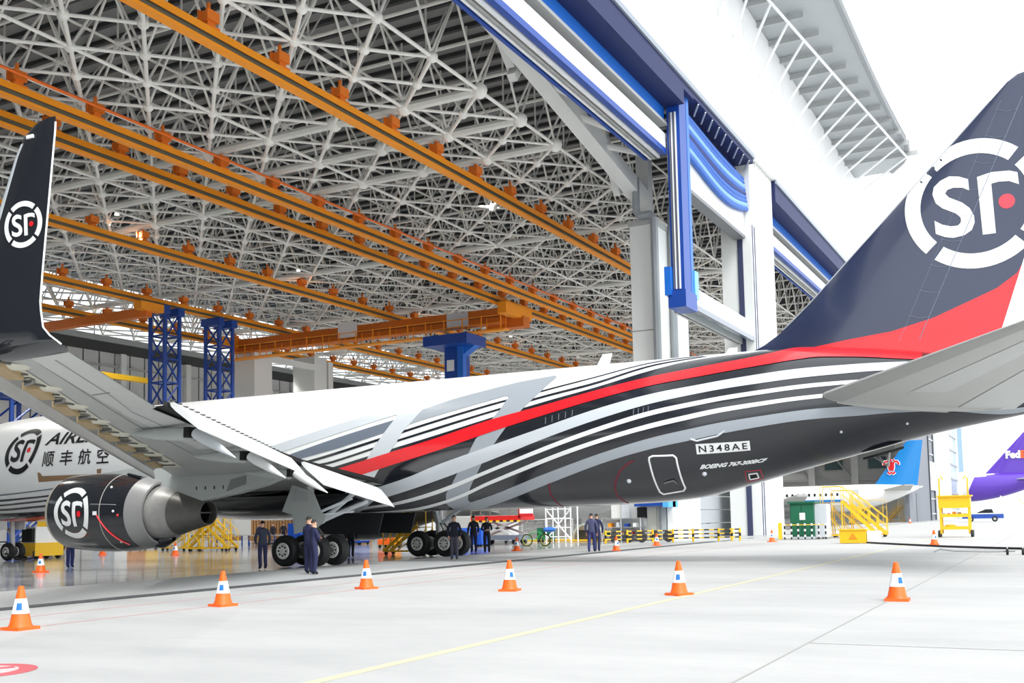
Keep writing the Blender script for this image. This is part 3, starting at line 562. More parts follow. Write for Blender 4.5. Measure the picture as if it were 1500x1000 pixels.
LIV={
'red':[(25.532,-0.5439,25.198,-0.8076),(27.052,-0.3937,26.832,-0.6256),(29.811,-0.1737,29.713,-0.3728),(32.335,0.0234,32.308,-0.1588),(34.668,0.2364,34.694,0.0603),(36.852,0.3989,36.898,0.252),(38.896,0.5819,38.959,0.4321),(40.841,0.7497,40.915,0.5826),(42.723,0.8744,42.804,0.6653),(44.088,0.9797,44.174,0.7238),(44.97,1.0822,45.064,0.7709),(45.638,1.1139,45.718,0.8203),(46.302,1.1257,46.362,0.8747),(47.617,1.073,47.647,0.8733),(48.881,1.0562,48.901,0.8428),(49.499,1.0425,49.512,0.8464)],
'thin1':[(36.525,0.6488,36.538,0.6279),(36.708,0.6636,36.727,0.6346),(38.717,0.8729,38.735,0.8472),(40.569,1.1792,40.599,1.1376),(41.515,1.274,41.544,1.2318),(42.267,1.2684,42.281,1.2466)],
'b2':[(26.112,-0.2485,26.101,-0.2697),(27.146,-0.2401,27.128,-0.2758),(29.841,-0.0255,29.838,-0.0555),(32.318,0.1803,32.325,0.143),(34.619,0.3733,34.633,0.3414),(36.772,0.5608,36.794,0.5216),(38.8,0.7506,38.829,0.704),(40.652,1.0632,40.685,1.0149),(42.06,1.2054,42.084,1.1668),(42.423,1.2153,42.438,1.1901)],
'b1':[(25.777,-0.2217,25.755,-0.2641),(27.187,-0.1281,27.175,-0.1694),(29.84,0.0823,29.843,0.0449),(32.283,0.2898,32.296,0.2552),(34.56,0.4871,34.581,0.4516),(35.247,0.5409,35.265,0.5112)],
'b3':[(25.59,-0.485,25.532,-0.5439),(27.086,-0.3449,27.05,-0.3959),(29.824,-0.1306,29.811,-0.1757),(32.334,0.0666,32.335,0.0214),(34.66,0.2657,34.669,0.2344),(36.828,0.4544,36.853,0.3968),(38.863,0.6455,38.897,0.5795),(40.754,0.9055,40.842,0.7468),(41.667,1.0399,41.791,0.8115),(42.594,1.1309,42.725,0.8691),(43.294,1.1725,43.415,0.9136),(44.001,1.1851,44.09,0.9751),(44.942,1.1568,44.972,1.0762)],
'lg':[(27.906,-0.8507,26.677,-1.5852),(28.932,-0.6964,28.504,-1.0162),(29.456,-0.6657,29.129,-0.9276),(30.867,-0.5257,30.629,-0.7627),(32.217,-0.3669,32.031,-0.6109),(34.675,-0.1276,34.602,-0.3287),(36.921,0.0863,36.912,-0.0712),(38.999,0.2921,39.021,0.1401),(40.961,0.4456,40.993,0.3015),(42.847,0.5177,42.875,0.3772),(45.105,0.577,45.128,0.4025),(46.404,0.6209,46.422,0.432),(47.67,0.6737,47.683,0.4746),(49.111,0.7528,49.119,0.5241),(50.514,0.845,50.517,0.6007)],
'w1':[(25.629,-1.3844,25.25,-1.5839),(28.142,-1.1403,27.987,-1.2345),(29.641,-1.0273,29.502,-1.1208),(31.855,-0.7834,31.753,-0.8715),(34.533,-0.4504,34.494,-0.508),(36.889,-0.1798,36.87,-0.2415),(39.022,0.0381,39.018,-0.025),(41.005,0.2027,41.009,0.1368),(42.888,0.2706,42.893,0.2044),(45.137,0.2867,45.139,0.2173),(46.427,0.3043,46.428,0.2318),(47.686,0.3138,47.686,0.2448),(49.12,0.3133,49.118,0.2319)],
'w2':[(26.499,-1.4899,26.33,-1.5814),(28.374,-1.4058,28.076,-1.58),(29.896,-1.2884,29.611,-1.4664),(31.471,-1.0888,31.326,-1.1913),(32.983,-0.8647,32.893,-0.9414),(34.388,-0.6422,34.329,-0.7078),(36.83,-0.3395,36.799,-0.4039),(39.004,-0.1225,38.99,-0.1828),(41.008,0.0319,41.002,-0.0344),(42.894,0.104,42.891,0.0373),(45.137,0.1024,45.134,0.0399),(46.531,0.104,46.527,0.0375)],
'gl':[(32.699,-1.1415,32.373,-1.3762),(34.095,-0.9347,33.744,-1.2206),(35.453,-0.7355,35.222,-0.9665),(36.694,-0.5735,36.544,-0.7642),(38.944,-0.3267,38.875,-0.4762),(40.982,-0.1602,40.943,-0.3086),(42.877,-0.0981,42.847,-0.2546),(45.119,-0.1166,45.093,-0.2709),(46.405,-0.1333,46.38,-0.3016),(47.658,-0.1823,47.633,-0.3653),(48.881,-0.2672,48.86,-0.4412),(50.471,-0.4022,50.449,-0.6407),(51.925,-0.7889,51.909,-1.0905)],
'_dark':[(25.387,-0.6686),(29.773,-0.2669),(32.329,-0.0624),(34.686,0.1512),(36.879,0.3225),(38.927,0.5138),(40.794,0.8367),(41.729,0.9327),(42.652,1.0214),(44.033,1.1131),(44.961,1.1074),(45.629,1.142),(46.292,1.1637),(47.603,1.1491),(48.872,1.1403),(49.492,1.1309),(50.5,1.1864)],
'f_red':[(4.153,-1.3283,3.853,-1.4305),(5.114,-1.2817,4.235,-1.5614),(6.315,-1.2353,5.26,-1.5707),(8.567,-1.1572,7.283,-1.5804),(10.182,-1.0984,9.03,-1.4974)],
'f_b4':[(5.144,-1.0024,3.858,-1.4218),(5.958,-1.0009,4.95,-1.3337),(6.965,-1.0131,6.254,-1.255),(9.045,-0.9811,8.477,-1.1886),(10.537,-0.9601,10.109,-1.1252)],
'f_b3':[(5.528,-0.862,5.365,-0.9231),(6.339,-0.8581,6.197,-0.9134),(7.385,-0.8525,7.24,-0.91),(9.461,-0.8085,9.338,-0.862),(10.954,-0.7772,10.845,-0.8281)],
'f_b2':[(5.818,-0.7435,5.715,-0.7872),(6.618,-0.7408,6.516,-0.7852),(7.665,-0.7314,7.577,-0.7712),(9.715,-0.6865,9.637,-0.7257),(11.196,-0.6527,11.127,-0.6902)],
'f_b1':[(6.047,-0.6377,5.955,-0.682),(6.851,-0.6296,6.758,-0.676),(7.885,-0.6227,7.806,-0.6635),(9.89,-0.5903,9.824,-0.628),(11.363,-0.5531,11.307,-0.5879)],
'f_g':[(6.254,-0.5258,6.191,-0.5622),(7.049,-0.5187,6.997,-0.55),(8.081,-0.5083,8.037,-0.5361),(10.079,-0.4665,10.042,-0.4932),(11.529,-0.4333,11.496,-0.4593)],
}
POL={
'g7a':[(24.0631,0.0266),(24.4073,0.0578),(26.0722,0.196),(28.1612,0.3742),(30.1158,0.5581),(31.6121,0.6922),(31.7344,0.6788),(31.777,0.6489),(31.549,0.4673),(31.0644,0.2519),(30.7473,0.1274),(30.5036,-0.012),(30.1508,-0.1494),(29.9958,-0.2276),(28.8796,-0.2917),(29.067,-0.2284),(29.4242,-0.072),(29.9321,0.1446),(30.3197,0.3381),(30.4372,0.3828),(30.4148,0.4032),(30.3284,0.4109),(29.2483,0.3188),(28.2356,0.2316),(26.652,0.099),(24.7512,-0.0538),(24.0503,-0.1096)],
'dg':[(24.3801,-0.1665),(25.0254,-0.1128),(27.7338,0.1241),(30.3694,0.3404),(30.1146,0.2234),(29.8813,0.1424),(27.7428,-0.0413),(25.7407,-0.1723),(24.9191,-0.2441)],
'g7a_low':[(28.1115,-0.512),(29.5805,-0.3784),(28.8579,-0.6632),(28.1087,-0.9535),(26.4604,-1.2558),(26.9146,-1.0557)],
'g7b':[(31.0596,0.2646),(31.5458,0.4721),(32.8085,0.6184),(34.135,0.7435),(35.4126,0.8736),(36.8133,0.9713),(36.9024,0.9468),(36.9323,0.8979),(36.5486,0.6376),(36.1993,0.479),(35.8225,0.3199),(35.6212,0.2447),(34.4538,0.1623),(34.6492,0.2209),(34.9863,0.3761),(35.2141,0.5479),(35.2477,0.5737),(35.2061,0.5946),(35.0872,0.6007),(33.8585,0.4876),(31.5448,0.2952),(31.066,0.2477)],
'g7b_mid':[(34.0449,-0.0144),(34.1859,0.0134),(35.3284,0.1193),(35.3937,0.1409),(35.2845,0.105),(34.8188,-0.098),(34.7195,-0.1342),(33.5627,-0.2604),(33.6715,-0.2231)],
'g7b_low':[(32.9697,-0.5328),(33.2669,-0.4172),(34.1981,-0.3508),(34.1574,-0.3825),(33.843,-0.5379),(33.5815,-0.6531),(33.3487,-0.7706),(33.1567,-0.8811),(32.9778,-1.0107),(32.9404,-1.0785),(33.0566,-1.1011),(33.8092,-0.9971),(34.1555,-1.0637),(32.6492,-1.5751),(31.8329,-1.4815),(31.8544,-1.1187),(32.1803,-0.8649),(32.6068,-0.6967)],
'dark_wedge':[(31.5626,-1.4593),(30.3557,-1.5757),(30.7106,-0.999),(32.1803,-0.8649)],
'door':[(40.6754,-0.4372),(40.8051,-0.4184),(41.5197,-0.439),(41.6091,-0.4774),(41.6261,-1.0286),(41.5226,-1.0929),(40.762,-1.1252),(40.6862,-1.0604),(40.6579,-0.4764)],
'plate':[(42.3392,-0.3272),(44.1181,-0.4408),(44.1024,-0.5962),(42.3347,-0.4755)],
'boeing':[(42.321,-0.6858),(44.533,-0.8495)],
'redarc':[(40.0972,-0.4621),(39.8225,-0.5113),(39.5149,-0.609),(39.2577,-0.7653),(39.1084,-0.925),(39.055,-1.137),(39.1896,-1.3901)],
'redarc2':[(36.6764,-0.7383),(36.542,-0.9439),(36.5403,-1.1065),(36.5253,-1.4208)],
'hatch':[(43.8359,-1.058),(44.1009,-1.0877),(44.082,-1.2438),(43.7962,-1.2218)],
'handle':[(40.9763,-0.8634),(41.3505,-0.8535)],
'dot1':[(39.7482,-0.7798)],
'dot2':[(42.4342,-0.8137)],
'fwd_door':[(10.1249,-0.1486),(10.3133,-0.1516),(10.4227,-0.2146),(14.0641,-0.2324),(14.1056,-0.1499),(14.4161,-0.1428),(14.3331,-0.2244),(14.1966,-0.2946),(10.1023,-0.3226)],
'fus_logo':[(7.7928,0.1914),(10.1937,0.4146),(7.9674,0.7795),(8.9108,-0.1795),(9.1347,0.2391)],
'airl':[(10.4717,0.3412),(12.3154,0.4334),(10.5257,-0.0698),(11.324,-0.0465),(14.7017,-0.0304),(14.7804,0.18)],
'vents1':[(36.8902,0.1802),(37.9238,0.2614)],
'vents2':[(40.2236,0.2041),(40.9239,0.2418)],
}
XC_, YG_, AG_ = 36.9, 25.3, 28.0
def A(a, p, z): return (XC_-p, YG_-(a-AG_), z)
plane = thing('cargo_airplane', 'white and black cargo airplane with red stripe, nose inside the hangar', 'airplane', A(28, 0, 0))
def part(name, mb, m, parent=None, smooth=True, **k): return obj(name, mb, m, parent or plane, smooth, **k)
# ---- fuselage
NT = 64
aa = [0, .12, .3, .6, 1, 1.5, 2, 2.6, 3.4, 4.2, 5.2, 6.5, 7.5, 8.5]+list(np.arange(10, 36, 2.0))+list(np.arange(36, 53.7, .6))+[53.75, 53.9]
fz = part('fuselage', MB().grid([[A(*fpt(a, 2*math.pi*k/NT)) for k in range(NT)] for a in aa], closed_v=True, caps=True), WHITE)
def cr_rows(rows, sub=6):
    n = len(rows); out = []
    for i in range(n-1):
        p0, p1, p2, p3 = (np.array(rows[max(0, i-1)]), np.array(rows[i]), np.array(rows[i+1]), np.array(rows[min(n-1, i+2)]))
        for s_ in range(sub):
            t = s_/sub; out.append(p1*(1-t)+p2*t if n < 4 else .5*(2*p1+(p2-p0)*t+(2*p0-5*p1+4*p2-p3)*t*t+(3*p1-p0-3*p2+p3)*t**3))
    out.append(np.array(rows[-1])); return out
LIV['red'] = [q if q[0] < 44.5 else (q[0], min(1.52, q[1]+(.06 if q[0] < 45.2 else .3 if q[0] < 45.8 else .42)), q[2], q[3]) for q in LIV['red']]
LIV['gl'] = LIV['gl']+[(52.5, -.88, 52.49, -1.16), (53.3, -1.0, 53.29, -1.24)]
def stripe(key, m, off, name='livery_stripe', label=None):
    g = []
    for a1, f1, a2, f2 in cr_rows(LIV[key]):
        n = 7; g.append([A(*fpt(a1+(a2-a1)*k/n, f1+(f2-f1)*k/n, off)) for k in range(n+1)])
    o = part(name, MB().grid(g), m, fz)
    if label: o['label'] = label
    return o
# black field round the belly and tail
dk_ = [(2.2, -.95), (5.1, -1.0), (10.5, -.965), (18, -.86)]+LIV['_dark'][:9]+[(44.0, 1.22), (44.9, 1.42), (46, 1.5), (49, 1.52), (52, 1.5), (53.4, 1.5), (53.88, 1.5)]
g = []
for a, f in cr_rows(dk_, 5):
    a = min(a, 53.89); n = 44; g.append([A(*fpt(a, f+(-math.pi-2*f)*k/n, .006)) for k in range(n+1)])
part('black_livery_field', MB().grid(g), BLACK, fz, label='glossy black paint covering belly and tail')
def decal(polys, m, off, name, cx=.5, cy=.12, parent=None, label=None):
    o = part(name, lay([tris_of(q) for q in polys], lambda x, y: A(*fpt(x, y, off)), cx, cy), m, parent or fz, True)
    if label: o['label'] = label
    return o
for key, m, off, nm in (('f_red', RED, .012, 'red_stripe'), ('f_b3', BLACK, .012, 'livery_stripe'), ('f_b2', BLACK, .012, 'livery_stripe'), ('f_b1', BLACK, .012, 'livery_stripe'), ('f_g', DGREY, .012, 'livery_stripe'),
                        ('b1', BLACK, .012, 'livery_stripe'), ('b2', BLACK, .012, 'livery_stripe'), ('b3', BLACK, .012, 'livery_stripe'), ('thin1', BLACK, .012, 'livery_stripe')): stripe(key, m, off, nm)
decal([POL['g7a_low']], LGREY, .016, 'grey_flash'); decal([POL['dg']], DGREY, .016, 'slate_bar')
decal([POL['g7b_mid'], POL['g7b_low']], MGREY, .014, 'grey_flash')
decal([POL['g7a']], LGREY, .022, 'grey_flash', label='pale grey flash shaped like a seven'); decal([POL['g7b']], MGREY, .02, 'grey_flash', label='mid grey flash shaped like a seven')
stripe('lg', LGREY, .02, 'grey_stripe'); stripe('gl', MGREY, .018, 'grey_stripe'); stripe('w1', WHITE, .02, 'white_stripe'); stripe('w2', WHITE, .02, 'white_stripe')
stripe('red', RED, .028, 'red_stripe', 'bright red stripe sweeping up to the fin')
# starboard gets the same base stripes mirrored
def mir(key, m, off):
    g = []
    for a1, f1, a2, f2 in cr_rows(LIV[key], 3): g.append([A(*fpt(a1+(a2-a1)*k/6, math.pi-(f1+(f2-f1)*k/6), off)) for k in range(7)])
    part('livery_stripe', MB().grid(g), m, fz)
for key, m in (('lg', LGREY), ('w1', WHITE), ('w2', WHITE), ('red', RED)): mir(key, m, .02)
# lettering on the fuselage
def ftext(s, a0, f0, wid, hgt, m, off, name, shear=0., bold=0., slope=0., spacing=1., label=None):
    bm = text_plane(s, wid, hgt, None, shear=shear, bold=bold, spacing=spacing)
    o = part(name, lay([bm], lambda u, v: A(*fpt(a0+u, f0+slope*u+v/2.65, off)), .4, .3), m, fz, False)
    if label: o['label'] = label
    return o
INK = mat('lettering_black', (22, 22, 24), .35)
ftext('AIRLINES', 10.45, .335, 5.4, .66, INK, .02, 'airline_lettering', shear=.25, bold=.02)
for s, x in (('\u987a', 10.46), ('\u4e30', 11.68), ('\u822a', 12.9), ('\u7a7a', 14.1)): ftext(s, x, -.055, .84, .72, INK, .02, 'airline_lettering', shear=.08, bold=.012)
# registration plate and type lettering near the tail
pl = POL['plate']; decal([pl], WHITE, .014, 'registration_plate', cy=.06)
def pl_map(u, v):   # bilinear on the plate: u, v in 0..1 from lower left
    (a0, f0), (a1, f1), (a2, f2), (a3, f3) = pl; return A(*fpt((a3*(1-u)+a2*u)*(1-v)+(a0*(1-u)+a1*u)*v, (f3*(1-u)+f2*u)*(1-v)+(f0*(1-u)+f1*u)*v, .022))
bm = text_plane('N348AE', .9, .66, None, spacing=1.35, bold=.014)
part('registration_lettering', lay([bm], lambda u, v: pl_map(u+.05, v+.17), .08, .2), INK, fz, False)
(b0, c0), (b1, c1) = POL['boeing']
bm = text_plane('BOEING 767-300BCF', 1, 1, None, shear=.35, bold=.05)
part('type_lettering', lay([bm], lambda u, v: A(*fpt(b0+(b1-b0)*u+v*.06, c0+(c1-c0)*u+v*.075-.03, .014)), .06, .5), WHITE, fz, False)
# rear door outline, handle, lamps, red arcs, hatch
def outline(pts, wd, m, off, name, closed=True, parent=None):
    P2 = [Vector(q) for q in pts]; n = len(P2); q2 = []
    for i in range(n if closed else n-1):
        a, b = P2[i], P2[(i+1) % n]
        for k in range(6): q2.append(a.lerp(b, k/6))
    if not closed: q2.append(P2[-1])
    return part(name, MB().path([A(*fpt(v.x, v.y, off)) for v in q2], wd, 6, closed), m, parent or fz)
ds = decal([POL['door']], mat('door_black', (36, 39, 46), .2, coat=.6), .012, 'rear_door'); outline(POL['door'], .035, WHITE, .012, 'rear_door_frame')
(h0, e0), (h1, e1) = POL['handle']; part('door_handle', MB().tube(A(*fpt(h0, e0, .03)), A(*fpt(h1, e1+.03, .05)), .03, 6).tube(A(*fpt(h1, e1+.03, .05)), A(*fpt(h1+.05, e1-.04, .03)), .03, 6), STEEL, fz)
for key in ('dot1', 'dot2'): a, f = POL[key][0]; part('service_cap', MB().ball(A(*fpt(a, f, 0)), .09, 10, 6), LGREY, fz)
DRED = mat('dark_red_marking', (110, 20, 44), .4)
outline(POL['redarc'], .05, DRED, -.02, 'red_arc_marking', False); outline(POL['redarc2'], .05, DRED, -.02, 'red_arc_marking', False)
hq = POL['hatch']; decal([hq], DARK, .012, 'open_hatch', cy=.05); outline(hq, .025, WHITE, .015, 'hatch_rim'); c_ = [(a+(a-43.94)*.9, f+(f+1.15)*.9) for a, f in hq]; outline(c_, .02, mat('marking_pink_red', (180, 40, 60), .4), .0, 'hatch_marking')
for a, f in ((47.0, -.62), (49.0, -.75)): part('drain_cap', MB().ball(A(*fpt(a, f, 0)), .05, 8, 6), LGREY, fz)
for k in range(5):
    t = k/4; (a0, f0), (a1, f1) = POL['vents1']; part('vent_slot', MB().tube(A(*fpt(a0+(a1-a0)*t, f0+(f1-f0)*t+.03, .01)), A(*fpt(a0+(a1-a0)*t, f0+(f1-f0)*t-.06, .01)), .012, 5), DGREY, fz)
    (a0, f0), (a1, f1) = POL['vents2']
    if k < 4: part('vent_slot', MB().tube(A(*fpt(a0+(a1-a0)*t, f0+(f1-f0)*t+.03, .01)), A(*fpt(a0+(a1-a0)*t, f0+(f1-f0)*t-.05, .01)), .012, 5), DGREY, fz)
BRN = mat('cargo_door_marking', (146, 116, 84), .5); decal([POL['fwd_door']], BRN, .012, 'cargo_door_marking')
part('door_sill', MB().path([A(*fpt(a, f, .05)) for a, f in ((42.2, -.245), (42.4, -.285), (43.1, -.275), (43.35, -.225))], .035, 6), LGREY, fz)
def blade(a, h, c, z0, sweep, m=WHITE): return part('blade_antenna', MB().prism([A(a, -.03, z0), A(a+c, -.03, z0), A(a+c*.75+sweep, -.03, z0+h), A(a+sweep, -.03, z0+h)], (-.06, 0, 0)), m, fz, False)
blade(37.9, .46, .5, 7.28, .28); blade(42.9, .24, .4, 7.28, .12)
rm = MB(); rm.prism([A(47.45, -.05, 3.42), A(47.9, -.3, 3.5), A(48.4, -.3, 3.63), A(48.75, -.05, 3.74), A(48.75, .05, 3.74), A(48.4, .3, 3.63), A(47.9, .3, 3.5), A(47.45, .05, 3.42)], (0, 0, -.07)); part('drain_mast_scoop', rm, DARK, fz, False)
part('scoop_strut', MB().tube(A(47.8, .1, 3.45), A(48.25, .1, 3.1), .025, 6).tube(A(48.3, .1, 3.55), A(48.25, .1, 3.1), .04, 6), STEEL, fz)
# ---- SF emblem, unit circle radius 1
LOGO_S = [(a, z) for a, z in [(50.038, 11.928), (50.13, 11.622), (50.32, 11.429), (50.705, 11.207), (50.845, 11.059), (50.862, 10.949), (50.835, 10.863), (50.75, 10.796), (50.554, 10.796), (50.294, 10.889), (50.063, 11.05), (50.082, 10.612), (50.34, 10.474), (50.601, 10.411), (50.929, 10.454), (51.163, 10.6), (51.256, 10.836), (51.25, 11.052), (51.134, 11.32), (50.917, 11.534), (50.534, 11.758), (50.426, 11.902), (50.497, 12.017), (50.681, 12.06), (50.941, 12.017), (51.147, 11.901), (51.133, 12.274), (50.862, 12.403), (50.568, 12.46), (50.299, 12.36), (50.09, 12.175)]]
LOGO_G = [(51.399, 12.301), (51.831, 12.397), (52.345, 12.369), (52.576, 12.281), (52.6, 11.89), (52.328, 12.031), (52.025, 12.057), (51.805, 12.022), (51.858, 10.41), (51.475, 10.403)]
LC, LR = (51.28, 11.46), 2.12
unit = lambda L: [((x-LC[0])/LR, (y-LC[1])/LR) for x, y in L]
LOGO = [unit(LOGO_S), unit(LOGO_G)]
for t0, t1 in ((50, 131), (139, 224), (233, 314), (322, 401)):
    n = 14; ts = [R(t0+(t1-t0)*k/n) for k in range(n+1)]
    LOGO.append([(math.cos(t), math.sin(t)) for t in ts]+[(.77*math.cos(t), .77*math.sin(t)) for t in reversed(ts)])
LDOT = [(.445+.112*math.cos(2*math.pi*k/20), -.03+.112*math.sin(2*math.pi*k/20)) for k in range(20)]
def emblem(fn, m, parent, cut=.12, dotm=None):
    part('round_emblem', lay([tris_of(q) for q in LOGO], fn, cut, cut), m, parent, False); part('emblem_dot', lay([tris_of(LDOT)], fn, cut, cut), dotm or RED, parent, False)
emblem(lambda x, y: A(*fpt(8.93+1.12*x+.22*y, .285+y*.445, .02)), INK, fz)
# ---- aerofoil helper: rows (LE point, chord, tilt) -> closed skin
def foil(u): return 5*(.2969*math.sqrt(max(u, 0))-.126*u-.3516*u*u+.2843*u**3-.1036*u**4)
US = [0, .006, .02, .05, .1, .18, .28, .4, .52, .64, .76, .88, 1.0]
# ---- vertical fin
FLE = [(6.6, 43.2), (7.3, 43.8), (7.38, 44.0), (7.62, 44.54), (8.44, 45.52), (9.12, 46.24), (9.97, 47.08), (11.0, 48.13), (13.63, 50.75), (15.3, 52.42), (15.52, 52.75), (15.6, 53.3)]
def fle(z): return float(np.interp(z, [q[0] for q in FLE], [q[1] for q in FLE]))
def fte(z): return 51.86+(z-7.32)*.345
def fth(a, z):
    l, t = fle(z), fte(z); c = t-l; u = min(1, max(0, (a-l)/c)); return foil(u)*min(.085*c, .095*6.2)*(1 if z < 15.3 else .7)
def hinge(z): return 49.26+(z-6.86)*(50.36-49.26)/(9.27-6.86)+.0
zs = [6.6, 7.0, 7.3, 7.5, 7.8, 8.2, 8.8, 9.5, 10.5, 11.5, 12.5, 13.5, 14.5, 15.3, 15.5, 15.6]
rows = []
for z in zs:
    l = fle(z); c = fte(z)-l; r_ = [A(l+c*u, fth(l+c*u, z), z) for u in US]+[A(l+c*u, -fth(l+c*u, z), z) for u in reversed(US[1:-1])]; rows.append(r_)
FINB = mat('fin_blue_black', (36, 46, 76), .24, coat=.7, noise=.12, nscale=.4)
fin = part('vertical_fin', MB().grid(rows, closed_v=True, caps=True), FINB)
FR = [(45.68, 7.19), (47.08, 7.38), (48.57, 7.54), (49.88, 7.87), (51.08, 8.35), (51.8, 8.65), (52.41, 9.08)]
fredp = FR+[(fte(9.3), 9.32), (fte(9.0), 9.0), (fte(8.2), 8.2), (fte(7.3), 7.3), (fte(6.65), 6.65), (46.2, 6.65)]
for sgn in (1, -1):
    fn = lambda x, y, s_=sgn: A(x, s_*(fth(x, y)+.012), y)
    part('red_fin_base', lay([tris_of(fredp)], fn, .35, .35), RED, fin, False)
    def fem(x, y, s_=sgn):
        z = LC[1]+LR*y; a = max(LC[0]+LR*x, fle(z)+.015); return A(a, s_*(fth(a, z)+.014), z)
    emblem(fem, WHITE, fin, .1, mat('emblem_pink_red', (246, 70, 84), .35))
    PL = mat('panel_line_pale', (120, 132, 156), .4)
    part('rudder_hinge_line', MB().path([fn(hinge(z), z) for z in np.arange(7.2, 15.2, .5)], .012, 4), PL, fin)
    part('panel_line', MB().path([fn(hinge(z)-.62, z) for z in np.arange(7.2, 15.0, .5)], .007, 4), PL, fin)
    for z in np.arange(7.9, 14.5, .8): part('panel_line', MB().path([fn(hinge(z)-.6+q, z+(.0 if q else .12)) for q in (0, .3, .6)], .007, 4), PL, fin)
part('leading_edge_strip', MB().path([A(fle(z)-.005, 0, z) for z in np.arange(8.0, 15.2, .4)], .03, 6), mat('edge_silver', (200, 204, 210), .3, .4), fin)
# ---- horizontal stabilisers
STG = mat('stabiliser_grey', (186, 187, 184), .42, noise=.05, nscale=1.2)
def stab(sg):
    def sec(p, u, top):
        l = 46.6+.887*(p-1.75); c = 6.2-(p-1.0)*.5; z = 5.45+.1*(p-1.75)-.115*c*u+(foil(u)*.1*c*(1 if top else -.9)); return A(l+c*u, sg*p, z)
    ps_ = [.4, 1.0, 1.75, 3, 5, 7, 8.9, 9.25, 9.32]; U1 = [u for u in US if u <= .7]+[.7]; U2 = [.715, .76, .82, .88, .94, 1.0]
    s = part('tail_plane', MB().grid([[sec(p, u, True) for u in U1]+[sec(p, u, False) for u in reversed(U1[1:])] for p in ps_], closed_v=True, caps=True), STG)
    part('elevator', MB().grid([[sec(p, u, True) for u in U2]+[sec(p, u, False) for u in reversed(U2[:-1])] for p in ps_[1:]], closed_v=True, caps=True), WINGP, s)
    off = lambda p, u, d=-.012: tuple(np.array(sec(p, u, False))+np.array((0, 0, d)))
    part('edge_panel', MB().grid([[off(p, u) for u in (.0, .006, .02, .05, .1)] for p in ps_[2:]]), mat('edge_dull', (166, 166, 164), .4, noise=.06, nscale=2), s)
    part('skin_panel', MB().grid([[off(p, u) for u in (.3, .4, .5)] for p in (3.2, 5, 7, 8.8)]), WINGP, s)
    part('root_fairing', MB().grid([[A(46.25+5.9*t, sg*(1.2+.65*math.sin(math.pi*min(1, t*1.2))**.5*(1-.55*t)), 5.42-.115*5.6*t+.34*math.sin(math.pi*t)**.5*math.cos(f)) for f in np.linspace(0, math.pi, 9)] for t in np.linspace(0, 1, 14)]), STG, s)
    return s
stab(1); stab(-1)
